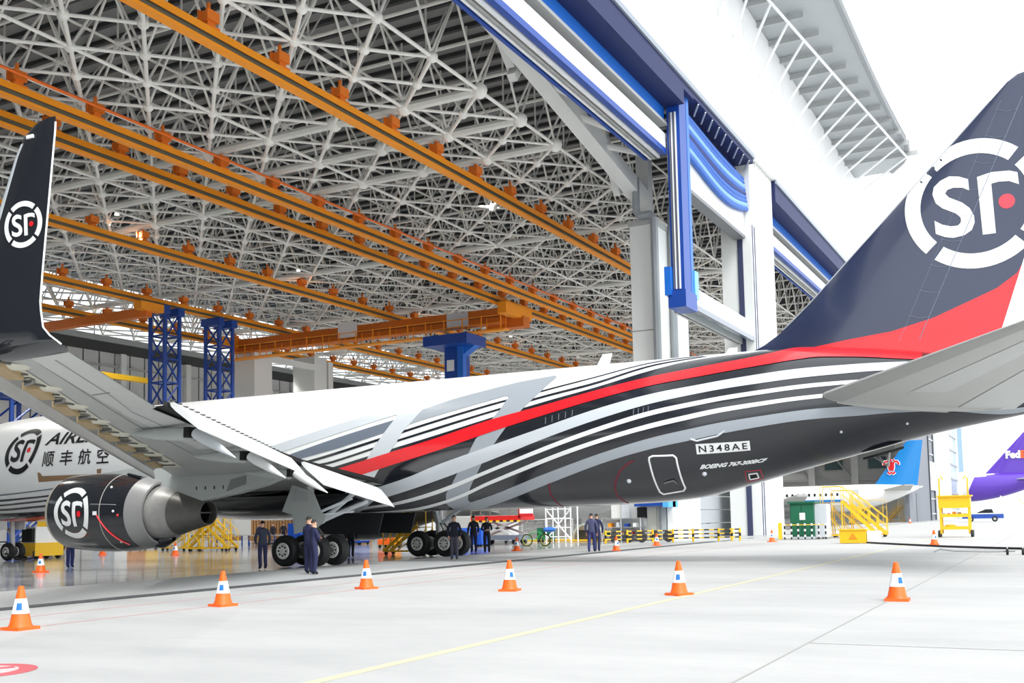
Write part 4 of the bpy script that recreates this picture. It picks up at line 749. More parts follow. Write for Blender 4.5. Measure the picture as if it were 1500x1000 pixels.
# ---- wings
def wz(p): return 3.0+.074*(p-2.5)
def wle(p): return 25.39+(p-9.49)*.7376
def wte(p): return float(np.interp(p, [2, 8.5, 10, 18.7, 19.3, 19.35, 24.5], [29.5, 30.7, 31.0, 34.75, 35.0, 35.2, 38.35]))
def wing_sec(p, sg, u, top):
    l = wle(p); c = wte(p)-l; t = float(np.interp(p, [2, 8, 24.5], [1.0, .62, .22])); f = foil(u)/.5
    return A(l+c*u, sg*p, wz(p)+(.72*t*f if top else -.16*t*f)+.1*t)
def wing(sg):
    ps_ = [2.0, 4, 6, 8.5, 10, 11.6, 12, 14, 16.5, 19.3, 19.35, 22, 24.0, 24.45]
    o = part('wing', MB().grid([[wing_sec(p, sg, u, True) for u in US]+[wing_sec(p, sg, u, False) for u in reversed(US[:-1])] for p in ps_], closed_v=True, caps=True), WINGG)
    lower = lambda p, u, d=-.015: tuple(np.array(wing_sec(p, sg, u, False))+np.array((0, 0, d)))
    # pale aileron band and its seams
    part('aileron', MB().grid([[lower(p, u) for u in np.linspace(lo, 1, 6)] for p, lo in ((12.6, .62), (14, .62), (16, .61), (17.5, .6), (19.3, .6), (19.4, .58), (21, .55), (22.5, .52), (24.3, .5))]), WINGP, o)
    SEAM = mat('panel_seam', (128, 130, 130), .5)
    part('panel_seam', MB().path([lower(p, .74, -.02) for p in (15, 17, 19.3, 21, 22.5, 24)], .01, 4), SEAM, o); part('panel_seam', MB().path([lower(21.3, u, -.02) for u in np.linspace(.55, .78, 5)], .012, 4), SEAM, o)
    part('panel_seam', MB().path([lower(p, .5, -.01) for p in (12, 15, 18, 21, 24)], .008, 4), SEAM, o)
    # exposed fixed leading edge behind the slats: cream bay, ribs and tan boxes
    CREAM = mat('bay_cream', (206, 204, 190), .6, noise=.12, nscale=3); TAN = mat('bay_tan', (172, 150, 112), .6, noise=.15, nscale=4)
    part('leading_edge_bay', MB().grid([[lower(p, u) for u in (.0, .02, .05, .1, .16, .23)] for p in np.arange(10.5, 24.4, .5)]), CREAM, o)
    if sg > 0:
        p = 11.2; k = 0
        while p < 24:
            l = wle(p); b = MB(); q0 = Vector(lower(p, .045, -.07)); q1 = Vector(lower(p+1.0, .045, -.07)); b.beam(q0, q1, .3, .14); part('slat_can', b, TAN, o, False)
            r0 = Vector(lower(p+1.15, .02, -.05)); r1 = Vector(lower(p+1.3, .17, -.02)); part('slat_track', MB().beam(r0, r1, .07, .14), STEEL, o, False)
            r2 = Vector(lower(p+1.45, .16, -.02)); part('bay_rib', MB().path([r0, Vector(lower(p+1.5, .05, -.05)), r2, r1], .02, 5), mat('rib_dark', (96, 96, 90), .6), o)
            part('actuator_housing', MB().ball(lower(p+.55, .165, -.01), .2, 10, 6, (1.8, 1.2, .4)), CREAM, o); part('bay_rib', MB().path([Vector(lower(p-.1, .03, -.05)), Vector(lower(p+.1, .12, -.05)), Vector(lower(p-.05, .2, -.03))], .022, 5), MATS['rib_dark'], o); part('bay_rib', MB().path([Vector(lower(p+1.0, .02, -.06)), Vector(lower(p+1.1, .1, -.06)), Vector(lower(p+.75, .19, -.03))], .022, 5), MATS['rib_dark'], o)
            p += 1.75; k += 1
    # slat: curved strip standing forward of and below the leading edge
    rows = []
    for p in np.arange(9.6, 24.3, .7):
        l = wle(p); rows.append([A(l-.42, sg*p, wz(p)-.28), A(l-.62, sg*p, wz(p)-.2), A(l-.66, sg*p, wz(p)-.05), A(l-.5, sg*p, wz(p)+.14), A(l-.15, sg*p, wz(p)+.28), A(l-.12, sg*p, wz(p)+.24), A(l-.45, sg*p, wz(p)+.02), A(l-.38, sg*p, wz(p)-.24)])
    part('slat', MB().grid(rows, closed_v=True, caps=True), mat('slat_grey', (178, 178, 176), .4, .2, noise=.08, nscale=3), o)
    # flaps, drooped, with track fairings
    FLW = mat('flap_white', (236, 238, 238), .38)
    def flap(a0, p0, z0, a1, p1, z1, c, de, name):
        rows = []
        for t in np.linspace(0, 1, 9):
            a, p, z = a0+(a1-a0)*t, p0+(p1-p0)*t, z0+(z1-z0)*t; ca, sa = math.cos(R(de)), math.sin(R(de)); r_ = []
            for u, h in ((0, 0), (.06, .07), (.25, .11), (.6, .07), (1, .01), (1, -.01), (.6, -.03), (.25, -.05), (.06, -.04)): r_.append(A(a+c*(u*ca+h*sa), sg*p, z+c*(-u*sa+h*ca)))
            rows.append(r_)
        return part(name, MB().grid(rows, closed_v=True, caps=True), FLW, o)
    f1 = flap(35.15, 18.9, 4.42, 31.15, 10.0, 3.76, 1.1, 36 if sg > 0 else 12, 'outboard_flap'); f2 = flap(31.2, 9.2, 3.6, 29.85, 3.1, 2.92, 1.2, 40 if sg > 0 else 12, 'inboard_flap')
    if sg > 0:
        for k in range(24):
            t = k/23; a, p, z = 35.15+(31.5-35.15)*t, 18.8+(10.6-18.8)*t, 4.48+(3.86-4.48)*t; part('flap_wick', MB().box(A(a, p, z), (.14, .05, .03)), mat('wick_dark', (60, 62, 66), .5), f1, False)
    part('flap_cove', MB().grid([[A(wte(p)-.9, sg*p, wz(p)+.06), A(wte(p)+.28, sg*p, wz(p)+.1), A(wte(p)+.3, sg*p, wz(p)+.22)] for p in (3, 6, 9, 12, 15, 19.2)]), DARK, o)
    for p, ln, dz in ((17.3, 2.6, .0), (13.4, 2.9, .04), (9.4, 3.2, .06)):
        a0 = wte(p)-1.9; z0 = wz(p)-.1-dz
        fr = part('flap_track_fairing', MB().lathe([(.02, 0), (.08, .25), (.15, .8), (.18, 1.4), (.18, 1.9)], A(a0, sg*p, z0-.02), (0, -1, -.06), 14, True), PYL, o)
        part('fairing_opening', MB().box(A(a0+1.98, sg*p, z0-.1), (.3, .16, .26)), DARK, fr, False)
        part('fairing_tail', MB().lathe([(.13, 0), (.145, .3), (.11, .8), (.015, 1.45)], A(a0+2.15, sg*p, z0-.12), (0, -1, -.52), 14, True), FLW if p < 14 else LGREY, fr)
    # winglet
    W = [(24.40, 4.62, 36.35, 38.35, .13), (24.55, 4.66, 36.05, 38.45, .13), (24.68, 4.78, 35.98, 38.3, .12), (24.72, 5.0, 35.95, 38.1, .12), (24.74, 5.4, 36.1, 38.04, .11), (24.76, 6.0, 36.42, 38.12, .1), (24.8, 7.0, 36.98, 38.28, .09), (24.84, 8.0, 37.5, 38.44, .08), (24.86, 8.3, 37.72, 38.5, .06), (24.87, 8.48, 38.0, 38.52, .04), (24.88, 8.54, 38.3, 38.53, .02)]
    rows = []
    for i, (p, z, l, t, th) in enumerate(W):
        nx_ = max(0, min(1, (z-4.62)/.4)); c = t-l   # normal turns from vertical to outboard
        r_ = [(l+c*u, p+foil(u)*th*1.6*nx_, z+foil(u)*th*(1-nx_)) for u in US]+[(l+c*u, p-foil(u)*th*1.6*nx_, z-foil(u)*th*(1-nx_)) for u in reversed(US[1:-1])]
        rows.append([A(a, sg*q, zz) for a, q, zz in r_])
    wl = part('winglet', MB().grid(rows, closed_v=True, caps=True), BLACK, o)
    wi = lambda z, k: float(np.interp(z, [q[1] for q in W], [q[k] for q in W]))
    def wsurf(a, z, d=.012):
        l, t, th = wi(z, 2), wi(z, 3), wi(z, 4); u = min(1, max(0, (a-l)/(t-l))); return A(a, sg*(wi(z, 0)+foil(u)*th*1.6+d), z)
    zl = np.arange(5.2, 8.3, .2); part('leading_edge_strip', MB().grid([[wsurf(wi(z, 2)+wd*(wi(z, 3)-wi(z, 2)), z, .006) for wd in (0., .03, .09, .15)] for z in zl]), LGREY, wl)
    part('trailing_edge_line', MB().path([A(wi(z, 3), sg*wi(z, 0), z) for z in np.arange(4.7, 8.5, .15)], .016, 5), WHITE, wl)
    part('tip_lamp', MB().box(wsurf(37.95, 8.28), (.03, .16, .06)), WHITE, wl, False)
    if sg > 0:
        fn = lambda x, y: wsurf(37.72+.44*x+.02*y, 6.8+.4*y); part('round_emblem', lay([tris_of(q) for q in LOGO], fn, .3, .3), WHITE, wl, False); part('emblem_dot', lay([tris_of(LDOT)], fn, .3, .3), RED, wl, False)
    return o
wing(1); wing(-1)
part('wing_body_fairing', MB().grid([[A(17+11.5*t, (2.5+.2*math.sin(math.pi*t))*math.cos(f), 2.75+(.98*math.sin(math.pi*t)**.4+.02)*math.sin(f)) for f in np.linspace(-math.pi, 0, 25)] for t in np.linspace(0.02, .98, 17)]), BLACK)
# ---- engines
def engine(sg):
    ax = Vector(A(26, 0, 2.05))-Vector(A(19, 0, 2.22)); ax.normalize(); o0 = A(18.9, sg*7.9, 2.22)
    e = part('engine_nacelle', MB().lathe([(1.405, .32), (1.46, .8), (1.49, 1.6), (1.48, 2.6), (1.44, 3.4), (1.33, 4.25)], o0, ax, 48), BLACK)
    part('inlet_lip', MB().lathe([(1.1, .3), (1.14, .08), (1.2, 0), (1.28, .05), (1.35, .15), (1.405, .32)], o0, ax, 48), mat('lip_cream_metal', (206, 198, 180), .3, .5), e)
    part('inlet_duct', MB().lathe([(1.1, .3), (1.1, 1.2), (.05, 1.25)], o0, ax, 32), NOZ, e)
    part('exhaust_sleeve', MB().lathe([(1.33, 4.25), (1.27, 4.6), (1.18, 4.95), (1.1, 4.95), (1.02, 4.6)], o0, ax, 48), mat('sleeve_grey', (158, 158, 158), .4, .3), e)
    part('core_cowl', MB().lathe([(1.02, 4.55), (1.0, 4.9), (.93, 5.3), (.8, 5.75)], o0, ax, 40), COREM, e)
    part('exhaust_nozzle', MB().lathe([(.8, 5.72), (.72, 6.0), (.56, 6.6), (.44, 7.08), (.41, 7.08), (.44, 6.7)], o0, ax, 40), NOZ, e)
    part('nozzle_bore', MB().lathe([(.44, 6.75), (.46, 6.3), (.02, 6.2)], o0, ax, 24), DARK, e); part('bore_strut', MB().beam(Vector(o0)+ax*6.7+Vector((.4, 0, 0)), Vector(o0)+ax*6.7-Vector((.4, 0, 0)), .3, .05), NOZ, e, False)
    part('lower_fairing', MB().lathe([(.05, 4.1), (.34, 4.4), (.36, 4.9), (.1, 5.4)], Vector(o0)+Vector((0, 0, -.95)), ax, 16), BLACK, e)
    def ns(a, t, d=.012):
        h = a-18.9; r_ = float(np.interp(h, [.05, .25, .8, 1.6, 2.6, 3.4, 4.25], [1.28, 1.38, 1.46, 1.49, 1.48, 1.44, 1.33]))+d; c = Vector(o0)+ax*h
        return (c.x-sg*r_*math.cos(t), c.y, c.z+r_*math.sin(t))
    if sg > 0:
        emblem(lambda x, y: ns(20.62+.93*x, R(-1)+R(39)*y), WHITE, e, .15)
        part('cowl_seam', MB().path([ns(22.05, R(t), .0) for t in range(-80, 100, 6)], .014, 5), mat('seam_pale', (190, 188, 180), .4), e); part('cowl_seam', MB().path([ns(a, R(12), .0) for a in np.arange(21.6, 23, .2)], .01, 4), SILV, e)
        part('red_cover_strap', MB().path([ns(21.95+.1*k, R(-4-6*k), .015) for k in range(10)], .03, 6), RED, e); part('strap_tag', MB().box(ns(21.85, R(-1)), (.05, .16, .14)), CONEW, e, False)
        for a, t, m in ((22.3, 40, WHITE), (22.7, 2, WHITE), (22.9, -4, RED), (22.6, -50, LGREY)): part('access_cap', MB().ball(ns(a, R(t), 0), .05, 8, 6), m, e)
        part('cowl_slot', MB().beam(ns(22.3, R(78), .03), ns(23.1, R(70), .06), .1, .06), DARK, e, False)
    # pylon
    pm_ = [(20.3, 3.62), (22.3, 3.78), (23.2, 3.75), (25.0, 3.75), (27.5, 3.55), (30.2, 3.45), (28.6, 2.95), (27.4, 2.7), (27.2, 2.68), (25.8, 2.46), (24.2, 2.75), (23.4, 3.2), (21.8, 3.45)]
    py = part('engine_pylon', MB().prism([A(a, sg*7.9+.2, z) for a, z in pm_], (.4, 0, 0)), PYL, None, False)
    for k in range(4): part('pylon_drain', MB().tube(A(25.6+k*.42, sg*7.9+.22, 3.0), A(25.6+k*.42, sg*7.9+.22, 2.88), .02, 5), DARK, py)
    part('pylon_panel', MB().prism([A(27.0, sg*7.9+.22, 2.78), A(27.9, sg*7.9+.22, 3.02), A(27.9, sg*7.9+.22, 3.32), A(27.2, sg*7.9+.22, 3.2)], (.02, 0, 0)), mat('panel_grey_dark', (128, 132, 130), .5), py, False)
    return e
engine(1); engine(-1)
# ---- landing gear
def wheel(g, a, p, r, wd, face):
    part('tyre', MB().lathe([(r*.52, -wd/2+.03), (r*.85, -wd/2), (r*.97, -wd/2+.07), (r, -wd*.2), (r, wd*.2), (r*.97, wd/2-.07), (r*.85, wd/2), (r*.52, wd/2-.03)], A(a, p, r), (1, 0, 0), 32), RUBBER, g)
    for s_ in (-1, 1):
        part('wheel_rim', MB().lathe([(r*.53, 0), (r*.53, .03), (r*.46, .05), (r*.4, -.05), (r*.2, -.04), (r*.16, .04), (.01, .05)], A(a, p+s_*(wd/2-.05), r), (-s_, 0, 0), 24), RIM, g)
        for k in range(8):
            t = 2*math.pi*k/8; part('rim_bolt', MB().ball(A(a+r*.3*math.cos(t), p+s_*(wd/2-.0), r+r*.3*math.sin(t)), .035, 6, 4), DARK, g)
def main_gear(sg):
    g = bpy.data.objects.new('main_landing_gear', None); COL.objects.link(g); g.parent = plane; ORG[g.name] = ORG[plane.name]; pc = sg*4.65
    for da in (-.71, .71):
        for dp in (-.57, .57): wheel(g, 28+da, pc+dp, .585, .43, 1)
        part('axle', MB().tube(A(28+da, pc-.6, .585), A(28+da, pc+.6, .585), .1, 10), STEEL, g)
    part('truck_beam', MB().tube(A(27.2, pc, .6), A(28.8, pc, .6), .15, 10), SILV, g); part('oleo_strut', MB().tube(A(28, pc, .6), A(28, pc, 1.6), .13, 12).tube(A(28, pc, 1.5), A(28, pc+sg*.1, 3.0), .2, 12), SILV, g)
    part('torque_link', MB().path([A(28.1, pc, .85), A(28.6, pc, 1.15), A(28.15, pc, 1.6)], .06, 6), STEEL, g); part('side_brace', MB().path([A(28, pc, 1.5), A(28.7, pc-sg*1.4, 2.1), A(28.9, pc-sg*2.4, 2.4)], .09, 8), LGREY, g)
    part('drag_brace', MB().path([A(28, pc, 1.4), A(29.3, pc, 2.2), A(30.2, pc, 2.8)], .09, 8), LGREY, g); part('brake_hose', MB().path([A(28.2, pc+.2, 1.5), A(28.5, pc+.3, 1.0), A(28.7, pc+.3, .7)], .025, 5), RUBBER, g)
    if sg > 0:
        gd_ = [(27.9, 3.03), (28.85, 2.75), (29.22, 1.99), (29.47, 1.86), (29.35, 1.6), (29.2, 1.55), (29.0, 1.43), (27.99, 1.21), (27.9, 1.92), (27.42, 2.06)]
        dr = part('gear_door', MB().prism([A(a, 5.6, z) for a, z in gd_], (.06, 0, 0)), PYL, g, False); part('door_panel', MB().prism([A(28.0, 5.62, 2.88), A(28.6, 5.62, 2.72), A(28.65, 5.62, 2.4), A(27.85, 5.62, 2.42)], (.01, 0, 0)), mat('door_panel_grey', (168, 172, 172), .45), dr, False)
        part('door_rod', MB().tube(A(29.0, 5.4, 2.0), A(29.9, 4.6, 2.5), .06, 6).tube(A(29.2, 5.5, 1.9), A(30.2, 4.9, 2.0), .04, 6), LGREY, g)
    return g
main_gear(1); main_gear(-1)
bd = part('belly_gear_door', MB().prism([A(25.8, 1.2, 1.99), A(28.95, 1.2, 1.96), A(28.7, 1.2, 1.1), A(25.65, 1.2, 1.15)], (.06, 0, 0)), mat('door_inside_black', (20, 22, 28), .5), None, False)
part('belly_gear_door', MB().prism([A(25.8, -1.2, 1.99), A(28.95, -1.2, 1.96), A(28.7, -1.2, 1.1), A(25.65, -1.2, 1.15)], (.06, 0, 0)), MATS['door_inside_black'], None, False)
ng = bpy.data.objects.new('nose_landing_gear', None); COL.objects.link(ng); ng.parent = plane; ORG[ng.name] = ORG[plane.name]
for dp in (-.3, .3): wheel(ng, 5.24, dp, .46, .3, 1)
part('axle', MB().tube(A(5.24, -.35, .46), A(5.24, .35, .46), .08, 8), STEEL, ng); part('oleo_strut', MB().tube(A(5.24, 0, .46), A(5.1, 0, 2.3), .13, 10), SILV, ng); part('drag_brace', MB().path([A(5.2, 0, 1.2), A(4.2, 0, 2.2)], .08, 8), SILV, ng)
for dp in (-.55, .55): part('nose_gear_door', MB().box(A(5.0, dp, 1.8), (.05, .9, .45)), WHITE, ng, False)
# ================================================================ other airplanes
def jet(label, x, yt, L, r, zc, up, body, tailm, finspec, cat='airplane', group=None, purple=None, fk=1.02):
    """nose towards +y; yt = y of the tail cone end, L length, r hull radius, zc axis height, up = rise of the tail cone"""
    t = thing('parked_airplane', label, cat, (x, yt+L*.45, 0))
    def sec(s):   # s = metres from the tail end
        k = min(1, s/(L*.3)); rr = r*(.12+.88*math.sin(k*math.pi/2)**.9); c = zc+up*(1-k)**1.6
        if s > L-r*3: q = (s-(L-r*3))/(r*3); rr *= math.sqrt(max(.0004, 1-q*q)); c -= .25*r*q*q
        return rr, c
    ss = list(np.linspace(0, L*.3, 12))+list(np.linspace(L*.36, L-r*3, 8))+[L-r*3+r*3*q for q in (.2, .4, .6, .75, .88, .96, 1)]
    def ring(s, n=28, d=0.): rr, c = sec(s); return [(x+(rr+d)*math.cos(2*math.pi*k/n), yt+s, c+(rr+d)*math.sin(2*math.pi*k/n)) for k in range(n)]
    h = obj('fuselage', MB().grid([ring(s) for s in ss], closed_v=True, caps=True), body, t, True)
    if purple: obj('painted_tail_section', MB().grid([[(q[0], yt+(q[1]-yt)*(purple[1]-(q[2]-3.5)*.42)/purple[1], q[2]) for q in ring(s, 28, .02)] for s in np.linspace(0, purple[1], 14)], closed_v=True), purple[0], h, True)
    zle0, hfin, c0, c1, sw = finspec   # root z, height, root chord, tip chord, sweep
    def fs(q, u, sg): l = yt+c0*fk-sw*q; c = c0+(c1-c0)*q; return (x+sg*foil(u)*.1*c, l-c*u, zle0+hfin*q)
    f = obj('vertical_fin', MB().grid([[fs(q, u, 1) for u in US]+[fs(q, u, -1) for u in reversed(US[1:-1])] for q in (0, .25, .5, .75, .97, 1)], closed_v=True, caps=True), tailm, t, True)
    rr, c = sec(L*.1)
    for sg in (-1, 1):
        obj('tail_plane', MB().prism([(x+sg*rr*.6, yt+L*.14, c+.2), (x+sg*rr*.6, yt+L*.03, c+.2), (x+sg*L*.16, yt+L*.0, c+.8), (x+sg*L*.16, yt+L*.035, c+.8)], (0, 0, .18)), STG, t)
        y0 = yt+L*.52; zz = zc-r*.6
        obj('wing', MB().prism([(x+sg*r*.6, y0+L*.1, zz), (x+sg*r*.6, y0-L*.08, zz), (x+sg*L*.2, y0-L*.1, zz+.5), (x+sg*L*.45, y0-L*.17, zz+1.4), (x+sg*L*.45, y0-L*.13, zz+1.4)], (0, 0, .3)), WINGP, t)
        e0 = (x+sg*L*.15, y0+L*.11, zz-.9*r*.5); obj('engine', MB().lathe([(r*.36, 0), (r*.46, .3), (r*.48, r*.6), (r*.34, r*1.5), (r*.16, r*1.9)], e0, (0, -1, 0), 20, True), WHITE, t, True)
        obj('engine_pylon', MB().box((e0[0], e0[1]-r*.9, e0[2]+r*.45), (.3, r*1.6, r*.5)), WINGP, t)
        obj('gear_leg', MB().tube((x+sg*r*1.5, y0-L*.04, .5), (x+sg*r*1.5, y0-L*.04, zz+.2), .16, 8), SILV, t)
        for q in (-.35, .35): obj('tyre', MB().lathe([(.2, -.17), (.55, -.17), (.58, 0), (.55, .17), (.2, .17)], (x+sg*r*1.5+q, y0-L*.04, .58), (1, 0, 0), 20, True), RUBBER, t, True)
    obj('nose_gear_leg', MB().tube((x, yt+L*.88, .4), (x, yt+L*.88, zc-r*.8), .12, 8), SILV, t); obj('tyre', MB().lathe([(.15, -.25), (.4, -.22), (.42, 0), (.4, .22), (.15, .25)], (x, yt+L*.88, .42), (1, 0, 0), 18, True), RUBBER, t, True)
    return t, h, f, sec, fs
CSB = mat('sky_blue_tail', (22, 136, 214), .35, coat=.4)
t, h, f, sec, fs = jet('white airliner with sky blue tail and red flower emblem in the next bay', 165, 18.6, 36, 2.0, 3.75, 1.35, WHITE, CSB, (5.4, 6.6, 6.2, 2.2, 5.0))
WN = mat('cabin_window_dark', (30, 34, 40), .2)
for k in range(17): obj('cabin_window', MB().box((165-1.96, 18.6+11.2+k*.83, 4.35), (.06, .3, .42)), WN, h)
for z, w_, m in ((3.4, .34, CSB), (2.95, .5, mat('deep_blue_line', (24, 60, 150), .35))):
    g = [[(165-(math.sqrt(max(0, 4-(zz-3.75)**2))+.03), y, zz) for zz in (z-w_/2, z, z+w_/2)] for y in np.linspace(18.6+10.5+(1.8 if z < 3.2 else 0), 18.6+31, 12)]
    obj('blue_hull_line', MB().grid(g), m, h)
obj('hull_lettering', lay([text_plane('B-1620', 1.5, .34, None)], lambda u, v: (165-1.93, 18.6+13.2-u, 5.0+v)), mat('lettering_grey', (90, 94, 104), .5), h)
obj('rear_door', MB().box((165-1.86, 18.6+8.6, 4.1), (.05, .95, 1.8)), LGREY, h)
# red flower emblem: trunk of a kapok drawn with five strokes
def stroke(pts, wd, m, name, d):
    P2 = [Vector((a, b)) for a, b in pts]; Lf, Rt = [], []
    for i, p in enumerate(P2):
        dv = (P2[min(i+1, len(P2)-1)]-P2[max(0, i-1)]).normalized(); nn = Vector((-dv.y, dv.x))*wd/2; Lf.append(p+nn); Rt.append(p-nn)
    fn = lambda u, v: (165-.36-d, 23.1-u*1.0-.9, 8.2+v*1.0)
    o = obj(name, MB().grid([[fn(a.x, a.y) for a in Lf], [fn(a.x, a.y) for a in Rt]]), m, f); return o
EMR = mat('emblem_red', (222, 30, 44), .4); EMW = mat('emblem_white', (245, 245, 245), .4)
for wd, m, d in ((.5, EMW, .02), (.27, EMR, .06)):
    for sg in (-1, 1):
        stroke([(sg*.15, -.55), (sg*.3, -.1), (sg*.3, .5), (sg*.5, .8), (sg*.85, .78), (sg*1.05, .5), (sg*1.0, .3)], wd, m, 'emblem_petal', d); stroke([(sg*.12, -.5), (sg*.1, .2), (sg*.12, .75)], wd, m, 'emblem_petal', d+.01)
        stroke([(sg*.3, 1.05), (sg*.5, 1.0)], wd*.7, m, 'emblem_petal', d)
    stroke([(-.5, -.75), (-.25, -1.0), (0, -.8), (.25, -1.0), (.5, -.75)], wd, m, 'emblem_petal', d); stroke([(0, .85), (0, 1.15)], wd*.8, m, 'emblem_petal', d)
PUR = mat('purple_tail', (84, 44, 168), .35, coat=.4)
t2, h2, f2, sec2, fs2 = jet('white freighter with deep purple tail on the far right', 263, 1.2, 60, 3.1, 6.6, 2.6, WHITE, PUR, (9.4, 9.4, 10.2, 4.0, 8.6), purple=(PUR, 18.6), fk=1.42)
for s, m, y0, wd in (('Fed', WHITE, 10.9, 3.0), ('Ex', mat('orange_lettering', (255, 92, 20), .4), 7.8, 2.2)): obj('tail_lettering', lay([text_plane(s, wd, 1.75, None, bold=.06)], lambda u, v, y0=y0: (263-.62, y0-u, 13.0+v)), m, f2)
t3, h3, f3, sec3, fs3 = jet('plain white airliner parked inside the hangar behind the cargo airplane', 92, 33, 34, 2.0, 3.3, 1.0, WHITE, WHITE, (4.6, 5.2, 5.4, 2.0, 4.4))
# ================================================================ traffic cones
def cone_proto(label):
    t = thing('traffic_cone', label, 'traffic cone', (0, 0, 0), 'orange traffic cones', world=False)
    obj('base', MB().box((0, 0, .025), (.42, .42, .05)), CONEO, t)
    obj('cone_body', MB().lathe([(.19, .05), (.165, .1), (.042, .69), (.03, .7), (.0, .7)], n=20), CONEO, t, True)
    sl = obj('white_sleeve', MB().lathe([(.138, .26), (.135, .265), (.088, .5), (.091, .495)], n=20), CONEW, t, True)
    obj('blue_mark', MB().lathe([(.128, .32), (.102, .45)], n=20).__class__().grid([[(math.cos(q)*(.142-(z-.26)*.2), math.sin(q)*(.142-(z-.26)*.2), z) for q in (3.5, 3.75, 4.0, 4.2)] for z in (.32, .37, .43)]), CONEB, sl)
    return t
CL = [((11.71, 15.04), 'traffic cone nearest the camera, lowest left on the apron'), ((16.36, 15.03), 'traffic cone on the apron left of the landing gear pair of men'), ((21.48, 15.16), 'traffic cone at the corner of the cone row below the port landing gear'),
      ((21.49, 11.23), 'traffic cone on the apron below the man facing the camera'), ((21.04, 7.08), 'traffic cone standing on the yellow line'), ((20.53, 2.77), 'rightmost near traffic cone on the open apron'),
      ((55.63, 19.92), 'small distant cone in front of the striped barrier'), ((62.4, 15.23), 'small distant cone before the ribbed column'), ((54.83, 5.59), 'slim distant cone near the yellow trolley'),
      ((48.76, 25.03), 'cone inside the hangar beside the red lift'), ((27.3, 34.0), 'cone on the glossy floor in front of the nose wheel'), ((44.9, 50.6), 'cone far inside under the engine'), ((44.5, 44.4), 'cone far inside beside the yellow stands'), ((155.1, 18.8), 'tiny cone by the far grey door leaf'), ((47.9, 19.2), 'cone hidden behind the two walking workers')]
c0 = None
for (cx_1, cy_1), lb_ in CL:
    if c0 is None: c0 = cone_proto(lb_); c0.location = (cx_1, cy_1, -.02)
    else: copy_tree(c0, (cx_1, cy_1, -.02), random.random()*1.2-.6, lb_)
